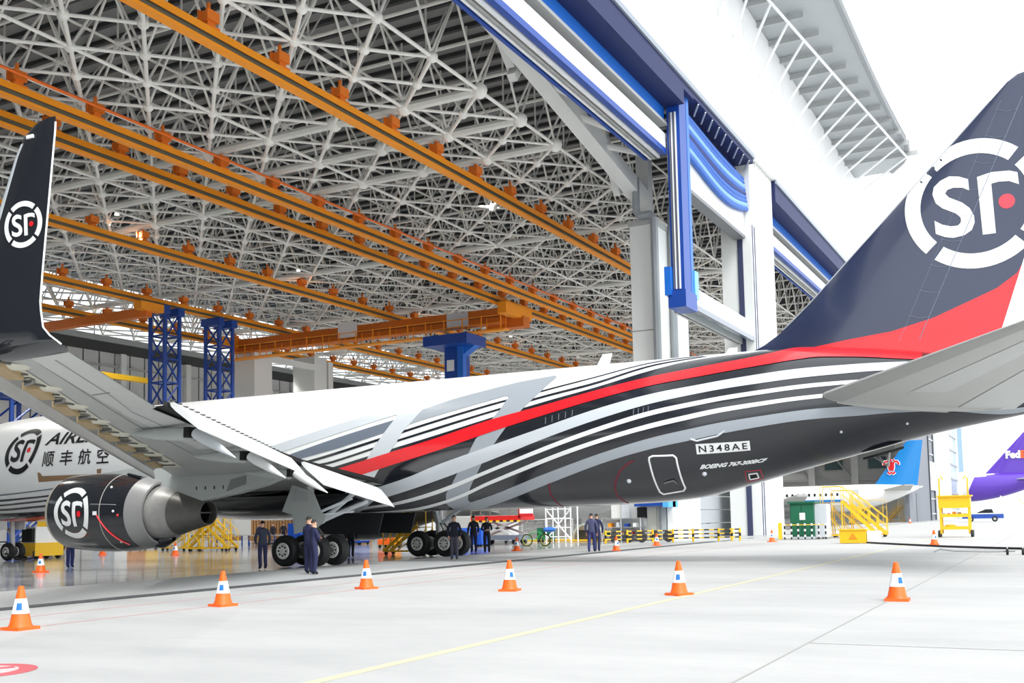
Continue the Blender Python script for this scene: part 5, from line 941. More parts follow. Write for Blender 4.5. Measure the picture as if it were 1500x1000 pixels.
# ================================================================ people
def limb_skin(verts, edges, radii):
    me = bpy.data.meshes.new('body_cage'); me.from_pydata(verts, edges, []); o = bpy.data.objects.new('body_cage', me); COL.objects.link(o)
    md = o.modifiers.new('skin', 'SKIN'); md.use_smooth_shade = True; md.branch_smoothing = .4
    if not me.skin_vertices: pass
    for v, r_ in zip(me.skin_vertices[0].data, radii): v.radius = r_
    me.skin_vertices[0].data[0].use_root = True
    ss_ = o.modifiers.new('sub', 'SUBSURF'); ss_.levels = 1; ss_.render_levels = 1
    dg = bpy.context.evaluated_depsgraph_get(); out = bpy.data.meshes.new_from_object(o.evaluated_get(dg)); bpy.data.objects.remove(o); bpy.data.meshes.remove(me); return out
def person(label, loc, face, hgt=1.75, top=NAVY, leg=NAVY, armL=((-.27, .0, 1.13), (-.25, .08, .88)), armR=((.27, .0, 1.13), (.25, .08, .88)), stride=0., lean=0., hair='short', cap=False, group='workers in dark blue'):
    """faces +y in its own frame; face = heading in degrees"""
    k = hgt/1.75
    V, E_, RAD = [], [], []
    def add(p, r_, par=None):
        V.append((p[0]*k, (p[1]+lean*max(0, p[2]-.95))*k, p[2]*k)); RAD.append((r_[0]*k, r_[1]*k) if isinstance(r_, tuple) else (r_*k, r_*k))
        if par is not None: E_.append((par, len(V)-1))
        return len(V)-1
    pel = add((0, 0, .95), (.155, .115)); sp = add((0, 0, 1.15), (.15, .11), pel); ch = add((0, -.01, 1.36), (.165, .115), sp); nk = add((0, 0, 1.49), (.06, .06), ch); hb = add((0, .015, 1.565), (.07, .08), nk); hm = add((0, .02, 1.645), (.078, .096), hb); add((0, .012, 1.725), (.052, .062), hm)
    hands = []
    for sg, (el, wr) in ((-1, armL), (1, armR)):
        s = add((sg*.175, -.005, 1.425), .068, ch); e = add(el, .058, s); wv = Vector(wr); ev = Vector(el); w1 = add(wr, .042, e); d = (wv-ev).normalized(); hp = wv+d*.06; add(tuple(hp), .034, w1); hands.append((hp, d, sg))
    for sg in (-1, 1):
        st = sg*stride; hp = add((sg*.095, 0, .88), (.1, .105), pel); kn = add((sg*.1, .03+st*.5, .5), .08, hp); an = add((sg*.1, st*1.0-.02, .11), .064, kn); add((sg*.105, st+.1, .045), (.045, .04), an)
    me = limb_skin(V, E_, RAD)
    for m in (top, leg, SKIN, SHOE): me.materials.append(m)
    hc = [Vector((h_.x*k, (h_.y+lean*max(0, h_.z-.95))*k, h_.z*k)) for h_, d, sg in hands]
    for p in me.polygons:
        c = p.center; p.use_smooth = True
        if c.z > 1.505*k: p.material_index = 2
        elif any((c-h_).length < .075*k for h_ in hc): p.material_index = 2
        elif c.z < .085*k: p.material_index = 3
        elif c.z < .9*k: p.material_index = 1
    bm = bmesh.new(); bm.from_mesh(me)
    def skin_tube(a, b, r0, r1, mi=2):
        mb = MB().tube(a, b, r0, 6, r1); vs = [bm.verts.new(v) for v in mb.v]
        for f_ in mb.f: fc_ = bm.faces.new([vs[i] for i in f_]); fc_.material_index = mi; fc_.smooth = True
    for (h_, d, sg), c in zip(hands, hc):     # four fingers and a thumb, slightly curled
        d = d.normalized(); sd = d.cross(Vector((0, 1, .3))).normalized(); cu = d.cross(sd).normalized()
        for q, ln in ((-1.5, .062), (-.5, .075), (.5, .072), (1.5, .056)):
            a = c+d*.02*k+sd*q*.017*k; b = a+d*ln*.55*k+cu*.008*k; skin_tube(a, b, .009*k, .008*k); skin_tube(b, b+(d*.75+cu*.65).normalized()*ln*.5*k, .008*k, .006*k)
        a = c-d*.01*k+sd*.03*k*(-sg); skin_tube(a, a+(d*.6+sd*(-sg)*.8).normalized()*.05*k, .011*k, .008*k)
    hx, hy, hz = 0, (.02+lean*.7)*k, 1.645*k   # nose, ears
    skin_tube((hx, hy+.09*k, hz-.005), (hx, hy+.115*k, hz-.03*k), .012*k, .015*k)
    for sg in (-1, 1): skin_tube((sg*.074*k, hy, hz-.02*k), (sg*.09*k, hy-.005, hz+.015*k), .016*k, .014*k); skin_tube((sg*.03*k, hy+.084*k, hz+.012*k), (sg*.03*k, hy+.094*k, hz+.012*k), .009*k, .008*k, 3)
    skin_tube((-.025*k, hy+.086*k, hz-.055*k), (.025*k, hy+.086*k, hz-.055*k), .006*k, .006*k, 2)
    bm.to_mesh(me); bm.free()
    t = thing('person', label, 'person', (loc[0], loc[1], -.02), group, rz=R(face), world=False)
    obj('body', me, None, t)
    hm_ = MB(); hm_.grid([[(math.cos(2*math.pi*j/14)*(.088*math.sin(th_))*k, hy-.012*k+math.sin(2*math.pi*j/14)*(.106*math.sin(th_))*k-(.012*k if math.sin(2*math.pi*j/14) > .4 else 0), hz+.018*k+.098*math.cos(th_)*k-(.0 if math.sin(2*math.pi*j/14) > .3 else .035*k*math.sin(th_))) for j in range(14)] for th_ in np.linspace(.02, 1.3, 7)], closed_v=True)
    hm_.v = [(x_, y_, z_ if y_ < hy+.02*k else max(z_, hz+(.058 if y_ > hy+.05*k else .035)*k)) for x_, y_, z_ in hm_.v]
    obj('cap' if cap else 'hair', hm_, mat('dark_cap', (24, 26, 34), .8) if cap else HAIR, t, True)
    if cap: obj('cap_peak', MB().box((0, hy+.12*k, hz+.05*k), (.13*k, .08*k, .012)), MATS['dark_cap'], t)
    if top is not None: obj('collar', MB().path([(math.cos(q)*.07*k, (.01+lean*.55)*k+math.sin(q)*.068*k, 1.492*k-.012*math.sin(q)) for q in np.linspace(0, 2*math.pi, 13)[:-1]], .016*k, 6, True), top, t, True)
    obj('jacket_hem', MB().path([(math.cos(q)*.168*k, math.sin(q)*.126*k, .93*k) for q in np.linspace(0, 2*math.pi, 17)[:-1]], .013*k, 6, True), top, t, True)
    return t
CROSS = dict(armL=((-.26, .06, 1.16), (-.02, .19, 1.17)), armR=((.26, .06, 1.14), (.03, .2, 1.11)))
BACK = dict(armL=((-.28, -.08, 1.15), (-.08, -.16, .97)), armR=((.28, -.08, 1.15), (.08, -.17, .97)))
HOLD = dict(armL=((-.25, .05, 1.14), (-.09, .26, 1.12)), armR=((.25, .05, 1.14), (.09, .25, 1.1)))
# heading: 0 looks to +y (into the hangar), -90 looks to +x (along the doors, away to the right), 180 towards the camera side
person('man in a hooded navy coat seen from behind, left of the port landing gear', (29.9, 25.6), -30, 1.74, armL=((-.27, .03, 1.13), (-.2, .16, .95)), top=mat('hooded_coat_cloth', (52, 58, 78), .85, noise=.1, nscale=10))
person('taller man in navy overalls of the pair watching by the wheels', (27.25, 21.45), -100, 1.84, **CROSS)
person('shorter man in navy overalls with folded arms at the front of the pair', (26.85, 20.95), -115, 1.73, **CROSS)
person('shadowed worker standing under the dark belly', (40.3, 29.3), 150, 1.74, top=NAVYD, leg=NAVYD)
person('man in a dark jacket facing the camera before the rear wheels', (38.0, 22.4), 110, 1.83, top=NAVYD, leg=mat('grey_trousers', (70, 70, 82), .85), armL=((-.27, .02, 1.13), (-.24, .1, .9)), armR=((.27, .02, 1.13), (.2, .15, .92)))
person('man in a dark jacket seen from behind holding an orange item', (46.0, 26.0), -40, 1.84, top=NAVYD, armR=((.26, .03, 1.15), (.3, .2, .98)))
person('man in a dark polo shirt looking down at papers', (45.9, 25.2), 120, 1.76, top=NAVYD, leg=NAVYD, **HOLD)
person('worker in faded navy overalls walking away along the door track', (46.3, 19.8), -75, 1.82, stride=.17, cap=True, top=mat('faded_navy_cloth', (72, 76, 110), .85, noise=.1, nscale=12), leg=mat('blue_work_trousers', (52, 58, 112), .85))
person('second walking worker half hidden behind the first', (47.2, 19.9), -75, 1.8, stride=-.15, top=NAVY)
person('worker behind the engine with only the legs showing', (30.3, 36.0), 170, 1.72, leg=mat('blue_work_trousers', (52, 58, 112), .85))
person('distant worker at the benches, leftmost of three', (66.9, 57.6), 160, 1.68); person('distant worker at the benches, in the middle', (66.5, 55.9), 170, 1.7, top=NAVYD); person('distant worker at the benches, nearest the blue crates', (66.2, 54.6), 150, 1.72, top=NAVYD)
person('worker in a red top bending at the ground power cart', (45.3, 56.8), 60, 1.66, top=mat('red_shirt', (160, 40, 40), .8), leg=BLUEB, lean=.35, armL=((-.25, .2, 1.1), (-.2, .4, .95)), armR=((.25, .2, 1.1), (.2, .4, .95)))
person('worker in grey blue overalls beside the scissor lift', (73.0, 35.0), 200, 1.72, top=mat('grey_blue_cloth', (96, 108, 140), .85))
ci = obj('papers', MB().box((45.72, 24.98, 1.1), (.16, .24, .012), Matrix.Rotation(R(25), 3, 'Y')), WHITE, label='white papers held by the man in the dark polo shirt', cat='papers')
ob_ = obj('orange_folder', MB().box((46.34, 26.12, .92), (.06, .2, .3)), CONEO, label='orange item held by the man seen from behind', cat='folder')
# ================================================================ ground equipment
def wheels(t, pts, r=.09, wd=.06):
    for x, y in pts: obj('caster', MB().lathe([(r*.3, -wd/2), (r, -wd/2), (r, wd/2), (r*.3, wd/2)], (x, y, r-.02), (1, 0, 0), 12, True), RUBBER, t, True)
def stair_stand(label, x, y, rz, n, rise, run, wd, plat, m=YEL, group='yellow maintenance stairs', rail=1.0):
    """climbs along its own +x from the origin"""
    t = thing('maintenance_stairs', label, 'stairs', (x, y, 0), group, rz=rz, world=False); hgt = n*rise; ln = n*run
    for s_ in (-wd/2, wd/2):
        obj('stringer', MB().beam((0, s_, .15), (ln, s_, hgt+.05), .06, .16), m, t); obj('handrail', MB().path([(0, s_, .2), (0, s_, .2+rail), (ln, s_, hgt+rail), (ln+plat, s_, hgt+rail), (ln+plat, s_, hgt)], .03, 6), m, t, True)
        obj('mid_rail', MB().tube((0, s_, .15+rail*.5), (ln, s_, hgt+rail*.5), .022, 5), m, t)
        for q in (.25, .5, .75, 1.): obj('baluster', MB().tube((ln*q, s_, hgt*q), (ln*q, s_, hgt*q+rail), .022, 5), m, t)
        for q in (0., plat): obj('leg', MB().tube((ln+q, s_, .1), (ln+q, s_, hgt), .04, 6), m, t)
        obj('brace', MB().tube((ln, s_, .2), (ln+plat, s_, hgt-.1), .028, 5), m, t); obj('brace', MB().tube((.25*ln, s_, .18), (ln, s_, hgt*.7), .028, 5), m, t); obj('ground_bar', MB().tube((0, s_, .16), (ln+plat, s_, .16), .035, 6), m, t)
    for i in range(n): obj('tread', MB().box2((i*run, -wd/2, (i+1)*rise-.03), (i*run+run*1.05, wd/2, (i+1)*rise)), mat('tread_grating', (190, 160, 70), .6), t)
    obj('platform', MB().box2((ln, -wd/2, hgt-.04), (ln+plat, wd/2, hgt)), MATS['tread_grating'], t)
    for q in (.15, ln+plat-.1):
        for s_ in (-wd/2, wd/2): obj('caster', MB().lathe([(.03, -.03), (.09, -.03), (.09, .03), (.03, .03)], (q, s_, .07), (0, 1, 0), 12, True), RUBBER, t, True)
    return t
stair_stand('yellow wheeled stairs standing under the fuselage beside the rear wheels', 43.7, 29.6, R(-80), 6, .22, .24, .85, .8, group=None)
stair_stand('yellow lattice stairs left of the group, behind the engine nozzle', 52.6, 53.6, R(-60), 6, .24, .26, 1.1, 1.0); stair_stand('yellow lattice stairs in the middle of the group, behind the engine nozzle', 51.6, 50.6, R(-70), 7, .25, .26, 1.1, 1.0); stair_stand('yellow lattice stairs right of the group, nearest the port wheels', 51.2, 46.2, R(100), 7, .25, .27, 1.1, 1.0)
stair_stand('tall yellow stairs behind the green cabinet outside the doors', 71.2, 10.6, R(95), 10, .23, .21, 1.5, 1.3); stair_stand('second tall yellow stairs outside the doors, farther from the green cabinet', 73.2, 10.3, R(95), 9, .23, .24, 1.4, 1.2)
stair_stand('distant yellow work platform under the blue-tailed airliner', 158.5, 27.2, R(-95), 9, .26, .24, 2.2, 2.6); stair_stand('distant yellow work platform beyond the blue-tailed airliner', 176, 24.6, R(-95), 9, .26, .24, 2.0, 2.0)
def bench(label, x, y):
    t = thing('work_bench', label, 'bench', (x, y, 0), 'grey work benches'); obj('top', MB().box((x, y, .8), (.9, 2.6, .06)), SILV, t); obj('shelf', MB().box((x, y, .35), (.8, 2.4, .04)), LGREY, t)
    for i in (-1, 1):
        for j in (-1, 1): obj('leg', MB().box((x+i*.4, y+j*1.2, .4), (.07, .07, .8)), BLUE, t)
    obj('front_panel', MB().box((x-.42, y, .6), (.03, 2.3, .3)), WOOD, t)
bench('grey work bench left of the port wheels, leftmost', 60.5, 54.6); bench('grey work bench left of the port wheels, nearer the door', 60.3, 51.4)
def crate(label, x, y, s=(1.2, 1.0, .95)):
    t = thing('plastic_crate', label, 'crate', (x, y, 0), 'blue plastic crates'); a, b, c = s
    obj('floor_panel', MB().box((x, y, .16), (a, b, .05)), BOXBLUE, t)
    for i in (-1, 1): obj('side', MB().box((x+i*(a/2-.03), y, c/2+.12), (.06, b, c)), BOXBLUE, t); obj('side', MB().box((x, y+i*(b/2-.03), c/2+.12), (a-.12, .06, c)), BOXBLUE, t)
    for i in range(4): obj('rib', MB().box((x-a/2-.02, y-b/2+.12+i*(b-.24)/3, c/2+.12), (.04, .06, c)), BOXBLUE, t)
    wheels(t, [(x+i*a*.4, y+j*b*.4) for i in (-1, 1) for j in (-1, 1)])
crate('blue crate behind the belly door, left one', 64.4, 47.4); crate('blue crate behind the belly door, right one', 64.2, 45.9); crate('tall blue crate behind the grey gear door', 65.6, 52.6, (1.2, 1.2, 1.5)); crate('blue crate behind the man looking at papers', 56.6, 31.6, (1.0, .8, 1.0)); crate('blue crate beside the man seen from behind', 56.9, 33.2, (1.0, .8, 1.0))
bc = thing('timber_cabin', 'brown slatted timber cabin behind the work benches', 'cabin', (68.5, 57, 0)); obj('body', MB().box2((68, 55.2, 0), (70, 59.4, 2.3)), mat('dark_timber', (110, 74, 54), .7), bc)
for k in range(14): obj('slat', MB().box2((67.93, 55.3+k*.3, .05), (68, 55.5+k*.3, 2.25)), WOOD, bc)
# scissor lift
sl = thing('scissor_lift', 'red scissor lift with white crossed arms and striped guard', 'lift', (61, 32, 0)); LR_ = mat('lift_red', (214, 36, 30), .45)
obj('chassis', MB().box2((60, 30.6, .3), (61.6, 33.8, .6)), DGREY, sl); obj('deck', MB().box2((59.8, 30.4, 1.55), (61.8, 34.0, 1.85)), LR_, sl); obj('warning_edge', MB().box2((59.75, 30.4, 1.45), (59.8, 34, 1.55)), stripe_mat('yellow_black_edge', (250, 206, 40), (24, 24, 24), .25, 1), sl)
for q in (0, 1.5):
    for a, b in ((30.8, 33.6), (33.6, 30.8)): obj('scissor_arm', MB().beam((60.1+q, a, .6), (60.1+q, b, 1.5), .08, .14), WHITE, sl)
for y in np.arange(30.5, 34.1, .7): obj('guard_post', MB().tube((59.85, y, 1.85), (59.85, y, 2.95), .035, 6), mat('guard_grey', (120, 116, 104), .5), sl)
for z in (2.2, 2.55, 2.95): obj('guard_rail', MB().tube((59.85, 30.5, z), (59.85, 34, z), .03, 6), MATS['guard_grey'], sl)
obj('guard_frame', MB().box2((59.8, 30.35, 1.7), (59.9, 30.55, 3.0)), LR_, sl); obj('striped_panel', MB().box2((59.7, 29.5, 1.75), (59.78, 30.4, 2.9)), stripe_mat('red_white_bars', (214, 36, 44), (244, 244, 244), .3, 2), sl)
wheels(sl, [(60.2, 31), (61.4, 31), (60.2, 33.4), (61.4, 33.4)], .22, .16)
# hose cart (green wheels and hoses), access ladder
hc_ = thing('hose_cart', 'green two-wheeled hose cart beside the red lift', 'cart', (57.3, 28.1, 0)); GRN = mat('bright_green_paint', (40, 176, 72), .5)
for y in (27.5, 28.7):
    obj('wheel_tyre', MB().path([(57.3, y+.34*math.cos(q), .34+.34*math.sin(q)) for q in np.linspace(0, 2*math.pi, 21)[:-1]], .035, 6, True), RUBBER, hc_, True); obj('wheel_rim', MB().path([(57.3, y+.3*math.cos(q), .34+.3*math.sin(q)) for q in np.linspace(0, 2*math.pi, 21)[:-1]], .015, 5, True), mat('lime_rim', (190, 210, 60), .5), hc_, True)
    for q in np.linspace(0, math.pi, 5)[:-1]: obj('spoke', MB().tube((57.3, y-.3*math.cos(q), .34-.3*math.sin(q)), (57.3, y+.3*math.cos(q), .34+.3*math.sin(q)), .008, 4), SILV, hc_)
obj('frame', MB().path([(57.3, 27.5, .34), (57.3, 27.8, .8), (57.3, 28.4, .78), (57.3, 28.7, .34), (57.3, 28.1, .36), (57.3, 27.8, .8)], .03, 6), GRN, hc_); obj('handle', MB().path([(57.3, 27.75, .78), (57.3, 27.6, 1.0), (57.0, 27.55, 1.02)], .02, 5), DARK, hc_); obj('blue_cover', MB().ball((57.3, 27.2, .95), .4, 10, 6, (1, 1, .4)), BLUEB, hc_, True)
la = thing('access_frame', 'white tubular access frame standing behind the hose cart', 'frame', (64, 29.5, 0))
for y in (28.6, 29.5, 30.4):
    for x in (63.5, 64.6): obj('upright', MB().tube((x, y, 0), (x, y, 2.4), .05, 6), WHITE, la)
for z in (.4, 1.0, 1.6, 2.2): obj('rung', MB().tube((63.5, 28.6, z), (63.5, 30.4, z), .04, 6), WHITE, la)
obj('diagonal', MB().tube((63.5, 28.6, .2), (63.5, 30.4, 2.2), .05, 6), WHITE, la); obj('diagonal', MB().tube((63.5, 30.4, .2), (63.5, 28.6, 2.2), .05, 6), WHITE, la)
# white mesh fence panels, engine cowl half, parts rack
for k, lb_ in enumerate(('white mesh fence panel nearer the lift', 'white mesh fence panel touching the engine cowl')):
    y = 34.2-k*2.05; fp = thing('fence_panel', lb_, 'fence', (69.5, y, 0), 'white mesh fence panels')
    obj('frame', MB().path([(69.5, y-1, .12), (69.5, y+1, .12), (69.5, y+1, 1.55), (69.5, y-1, 1.55)], .035, 6, True), WHITE, fp)
    for q in np.arange(-.85, .9, .17): obj('wire', MB().tube((69.5, y+q, .12), (69.5, y+q, 1.55), .012, 4), SILV, fp)
    for z in np.arange(.3, 1.5, .2): obj('wire', MB().tube((69.5, y-1, z), (69.5, y+1, z), .012, 4), SILV, fp)
    obj('skid', MB().box2((69.2, y-1, 0), (69.8, y+1, .1)), YEL, fp)
ec = thing('engine_cowl_half', 'white half round engine cowl resting on the floor beside the rack', 'engine cowl', (69, 29.7, 0))
obj('shell', MB().grid([[(68.4+d, 29.7+r_*math.cos(q), .05+r_*1.1*math.sin(q)) for q in np.linspace(0, math.pi, 17)] for d, r_ in ((0, 1.0), (.25, 1.08), (.8, 1.1), (1.4, 1.02))]), mat('cowl_pale', (222, 226, 222), .4, noise=.1, nscale=4), ec, True)
obj('rim', MB().path([(68.38, 29.7+.98*math.cos(q), .05+1.08*math.sin(q)) for q in np.linspace(0, math.pi, 17)], .09, 6), mat('cowl_rim', (176, 180, 168), .5, noise=.2, nscale=6), ec, True); obj('inner_liner', MB().box2((68.8, 28.9, .02), (68.9, 30.5, .75)), mat('liner_dark', (70, 72, 70), .7), ec)
obj('cradle', MB().box2((68.2, 28.5, 0), (69.9, 30.9, .1)), YEL, ec)
rk = thing('parts_rack', 'pale steel parts rack with trays behind the striped barrier', 'rack', (67.6, 26.6, 0))
for y in (25.2, 26.6, 28.0):
    for x in (67.3, 68.0): obj('upright', MB().tube((x, y, 0), (x, y, 1.55), .035, 6), LGREY, rk)
for z in (.35, .9, 1.5): obj('tray', MB().box2((67.25, 25.1, z), (68.05, 28.1, z+.04)), SILV, rk)
cols = [GREEN, WHITE, RED, BLUE, WOOD, LGREY, DARK, ORANGE]
for k in range(9): obj('stored_part', MB().box2((67.35, 25.25+k*.3, .94 if k % 2 else .39), (67.9, 25.47+k*.3, 1.15+.05*(k % 3) if k % 2 else .66)), cols[k % 8], rk, group=None)
# striped barrier
br = thing('striped_barrier', 'yellow and black striped rail barrier along the open doorway', 'barrier', (62, 22, 0)); Lb = Vector((65.2, 17.9, 0))-Vector((60.9, 25.1, 0)); nb = 26
bands = (YEL, mat('band_black', (22, 22, 24), .5)); P0 = Vector((60.9, 25.1, 0))
for z in (.24, .48, .72):
    rl_ = obj('rail', MB().tube(P0+Vector((0, 0, z)), P0+Lb+Vector((0, 0, z)), .045, 6), YEL, br)
    for k in range(1, nb, 2): obj('black_band', MB().tube(P0+Lb*(k/nb)+Vector((0, 0, z)), P0+Lb*((k+1)/nb)+Vector((0, 0, z)), .05, 6), bands[1], rl_)
for q in (0, .16, .35, .5, .65, .84, .94, 1.):
    p_ = P0+Lb*q; ps_ = obj('post', MB().tube(p_, p_+Vector((0, 0, .8)), .07, 8), YEL, br); obj('black_band', MB().tube(p_+Vector((0, 0, .3)), p_+Vector((0, 0, .5)), .075, 8), bands[1], ps_)
for k in range(5):
    p_ = P0+Lb*(.06+.1*k)+Vector((.7, .2, 0)); tr_ = obj('stacked_tyre', MB().lathe([(.17, -.1), (.33, -.1), (.36, 0), (.33, .1), (.17, .1)], (p_.x, p_.y, .36), (1, 0, 0), 16, True), mat('tyre_grey', (70, 72, 76), .7), None, True, label='dark wheel leaning behind the striped barrier, number %s from the rack' % ('one', 'two', 'three', 'four', 'five')[k], cat='wheel', group='wheels behind the barrier')
# green cabinet and its little fence
gc = thing('electric_cabinet', 'dark green metal cabinet beside the ribbed column', 'cabinet', (68.6, 14.7, 0)); obj('body', MB().box2((68, 13.95, .15), (69.8, 15.4, 2.25)), GREEN, gc); obj('roof', MB().box2((67.85, 13.8, 2.25), (69.9, 15.5, 2.36)), GREEN, gc); obj('plinth', MB().box2((68, 13.95, 0), (69.8, 15.4, .15)), LGREY, gc)
for k in range(2): obj('leaf', MB().box2((67.96, 14.0+k*.7, .25), (68, 14.66+k*.7, 2.15)), GREEN, gc)
obj('notice', MB().box2((67.94, 14.45, 1.2), (67.96, 14.8, 1.65)), WHITE, gc); obj('side_panel', MB().box2((68.3, 13.2, .1), (69.6, 13.93, 2.2)), LGREY, gc)
gf = thing('guard_fence', 'low black and white post fence around the green cabinet', 'fence', (67.2, 14.4, 0))
for k in range(7):
    y = 13.1+k*.42; pp = obj('post', MB().tube((67.3, y, 0), (67.3, y, .95), .045, 6), DARK, gf)
    for z in (.15, .5, .85): obj('white_ring', MB().tube((67.3, y, z), (67.3, y, z+.14), .06, 6), WHITE, pp)
obj('top_rail', MB().tube((67.3, 13.1, .9), (67.3, 15.62, .9), .03, 6), YEL, gf); obj('end_post', MB().box2((67.2, 15.8, 0), (67.4, 16.0, 1.05)), STRIPE_X, gf)
# yellow hydrant box with warning triangle, cable
yx = thing('yellow_box', 'bright yellow hydrant box with warning triangle on the apron', 'box', (58.3, 9.9, 0)); obj('body', MB().box2((58.1, 9.25, 0), (58.9, 10.6, .68)), YEL, yx); obj('lid', MB().box2((58.05, 9.2, .68), (58.95, 10.65, .73)), YEL, yx); obj('white_side', MB().box2((58.2, 8.6, 0), (58.8, 9.22, .62)), WHITE, yx)
obj('warning_triangle', MB().prism([(58.08, 9.7, .2), (58.08, 10.15, .2), (58.08, 9.92, .55)], (.02, 0, 0)), mat('warning_orange', (226, 150, 20), .5), yx)
cbl = obj('ground_cable', MB().path([(58.0, 9.2, .03), (54.6, 7.2, .03), (50.5, 4.6, .03), (48.2, 2.5, .03), (46.5, .6, .03), (45, -1.6, .03)], .05, 6), RUBBER, None, True, label='black cable lying across the apron from the yellow box', cat='cable')
# yellow shelf trolley
yc = thing('shelf_trolley', 'tall yellow shelf trolley with hose hooks on the apron', 'trolley', (70.3, 5.9, 0))
for y in (5.1, 6.7):
    for x in (70.0, 70.8): obj('upright', MB().box2((x-.06, y-.06, .2), (x+.06, y+.06, 2.5)), YEL, yc)
    obj('hook_post', MB().path([(70.0, y, 2.4), (70.0, y, 3.55), (70.05, y+(.12 if y < 6 else -.12), 3.7), (70.05, y+(.22 if y < 6 else -.2), 3.5)], .05, 6), YEL, yc)
obj('hood', MB().box2((69.9, 5.0, 1.75), (70.9, 6.8, 2.45)), YEL, yc); obj('roof', MB().box2((69.8, 4.9, 2.45), (71, 6.9, 2.53)), YEL, yc)
for z in (.45, 1.2): obj('shelf', MB().box2((69.95, 5.05, z), (70.85, 6.75, z+.08)), YEL, yc); obj('shelf_lip', MB().box2((69.92, 5.05, z), (69.95, 6.75, z+.2)), YEL, yc)
for k in range(5): obj('stored_part', MB().box2((70.1, 5.25+k*.3, 1.28), (70.6, 5.45+k*.3, 1.45+.04*(k % 3))), cols[(k*3+1) % 8], yc)
obj('hose_coil', MB().lathe([(.2, 0), (.32, .05), (.32, .16), (.2, .2)], (70.35, 6.2, .55), (0, 0, 1), 16, True), YEL, yc, True)
for y in (5.1, 6.7):
    for x in (70.0, 70.8): obj('tyre', MB().lathe([(.08, -.06), (.2, -.06), (.22, 0), (.2, .06), (.08, .06)], (x, y+(.12 if y > 6 else -.12), .2), (0, 1, 0), 16, True), RUBBER, yc, True)
# tow dolly with its bar
td = thing('tow_dolly', 'small white two-wheeled tow dolly at the right edge of the apron', 'dolly', (41.8, 1.6, 0))
for y in (1.35, 1.85): obj('tyre', MB().lathe([(.05, -.04), (.11, -.04), (.12, 0), (.11, .04), (.05, .04)], (41.8, y, .1), (0, 1, 0), 14, True), RUBBER, td, True); obj('side_frame', MB().path([(41.8, y, .12), (41.8, y, .36), (42.1, y, .36)], .02, 5), WHITE, td)
obj('cross_bar', MB().tube((41.8, 1.3, .3), (41.8, 1.9, .3), .025, 6), WHITE, td); obj('tow_bar', MB().path([(41.8, 1.6, .12), (41.9, 2.4, .1), (42.0, 3.6, .12), (42.0, 4.1, .2), (41.9, 4.3, .1)], .03, 6), SILV, td, True)
# pick-up van in the distance
vn = thing('delivery_van', 'white and blue pickup van parked behind the yellow trolley', 'van', (158.6, 9.8, 0)); VB = mat('van_blue', (30, 76, 170), .35, coat=.4)
obj('body', MB().prism([(157.8, 7.2, .45), (157.8, 12.4, .45), (157.8, 12.3, 1.05), (157.8, 7.2, 1.05)], (1.8, 0, 0)), VB, vn); obj('cabin', MB().prism([(157.8, 7.6, 1.05), (157.8, 12.3, 1.05), (157.8, 11.9, 1.45), (157.8, 9.2, 1.85), (157.8, 7.9, 1.85)], (1.8, 0, 0)), WHITE, vn)
obj('side_window', MB().prism([(157.77, 8.4, 1.2), (157.77, 10.6, 1.2), (157.77, 9.4, 1.7), (157.77, 8.6, 1.7)], (.02, 0, 0)), WN, vn)
for y in (8.3, 11.3): obj('tyre', MB().lathe([(.18, -.1), (.36, -.1), (.38, 0), (.36, .1), (.18, .1)], (157.85, y, .38), (1, 0, 0), 18, True), RUBBER, vn, True); obj('hub', MB().lathe([(.01, -.12), (.18, -.11)], (157.85, y, .38), (1, 0, 0), 14), SILV, vn)
# ground power cart by the nose wheel, blue docking frames on the left
gp = thing('ground_power_cart', 'white and yellow ground power cart near the nose wheel', 'cart', (36, 46.6, 0)); obj('body', MB().box2((38.6, 48.5, .35), (40.2, 49.6, 1.7)), WHITE, gp); obj('yellow_base', MB().box2((38.5, 48.4, .15), (40.3, 49.7, .85)), YEL, gp); obj('dark_panel', MB().box2((38.45, 48.6, .9), (38.6, 49.4, 1.6)), DARK, gp)
obj('hose', MB().path([(38.5, 48.5, .4), (37.6, 47.4, .1), (36.5, 47.0, .05), (35.6, 46.9, .4)], .05, 6), RUBBER, gp, True); wheels(gp, [(38.7, 48.6), (40.1, 48.6), (38.7, 49.5), (40.1, 49.5)], .2, .1)
tb = thing('tool_cabinet', 'yellow and black tool cabinet rack left of the engine', 'cabinet', (48, 59, 0))
for k in range(4): obj('drawer', MB().box2((47.4, 58.0, .2+k*.5), (48.4, 59.4, .62+k*.5)), YEL if k % 2 else DARK, tb)
obj('post', MB().box2((47.3, 57.6, 0), (47.5, 57.8, 2.4)), stripe_mat('yellow_black_post', (250, 206, 40), (24, 24, 24), .4, 2), tb)
dk2 = thing('blue_docking_frame', 'blue lattice docking frame behind the white nose', 'docking frame', (62, 78, 0))
for x in (58, 61, 64):
    for y in (76, 79): obj('post', MB().tube((x, y, 0), (x, y, 13.5), .2, 6), BLUE, dk2)
for z in (3, 5.4, 7.8, 10.2, 12.6):
    for y in (76, 79):
        obj('beam', MB().tube((58, y, z), (64, y, z), .14, 6), BLUE, dk2)
        for x in (58, 61): obj('diagonal', MB().tube((x, y, z-2.4), (x+3, y, z), .1, 5), BLUE, dk2)
    for x in (58, 61, 64): obj('beam', MB().tube((x, 76, z), (x, 79, z), .12, 6), BLUE, dk2)
obj('platform', MB().box2((57.5, 75.5, 12.6), (64.5, 79.5, 12.8)), BLUE, dk2); obj('guard_rail', MB().path([(57.5, 75.5, 13.8), (64.5, 75.5, 13.8), (64.5, 79.5, 13.8)], .05, 5), YEL, dk2)
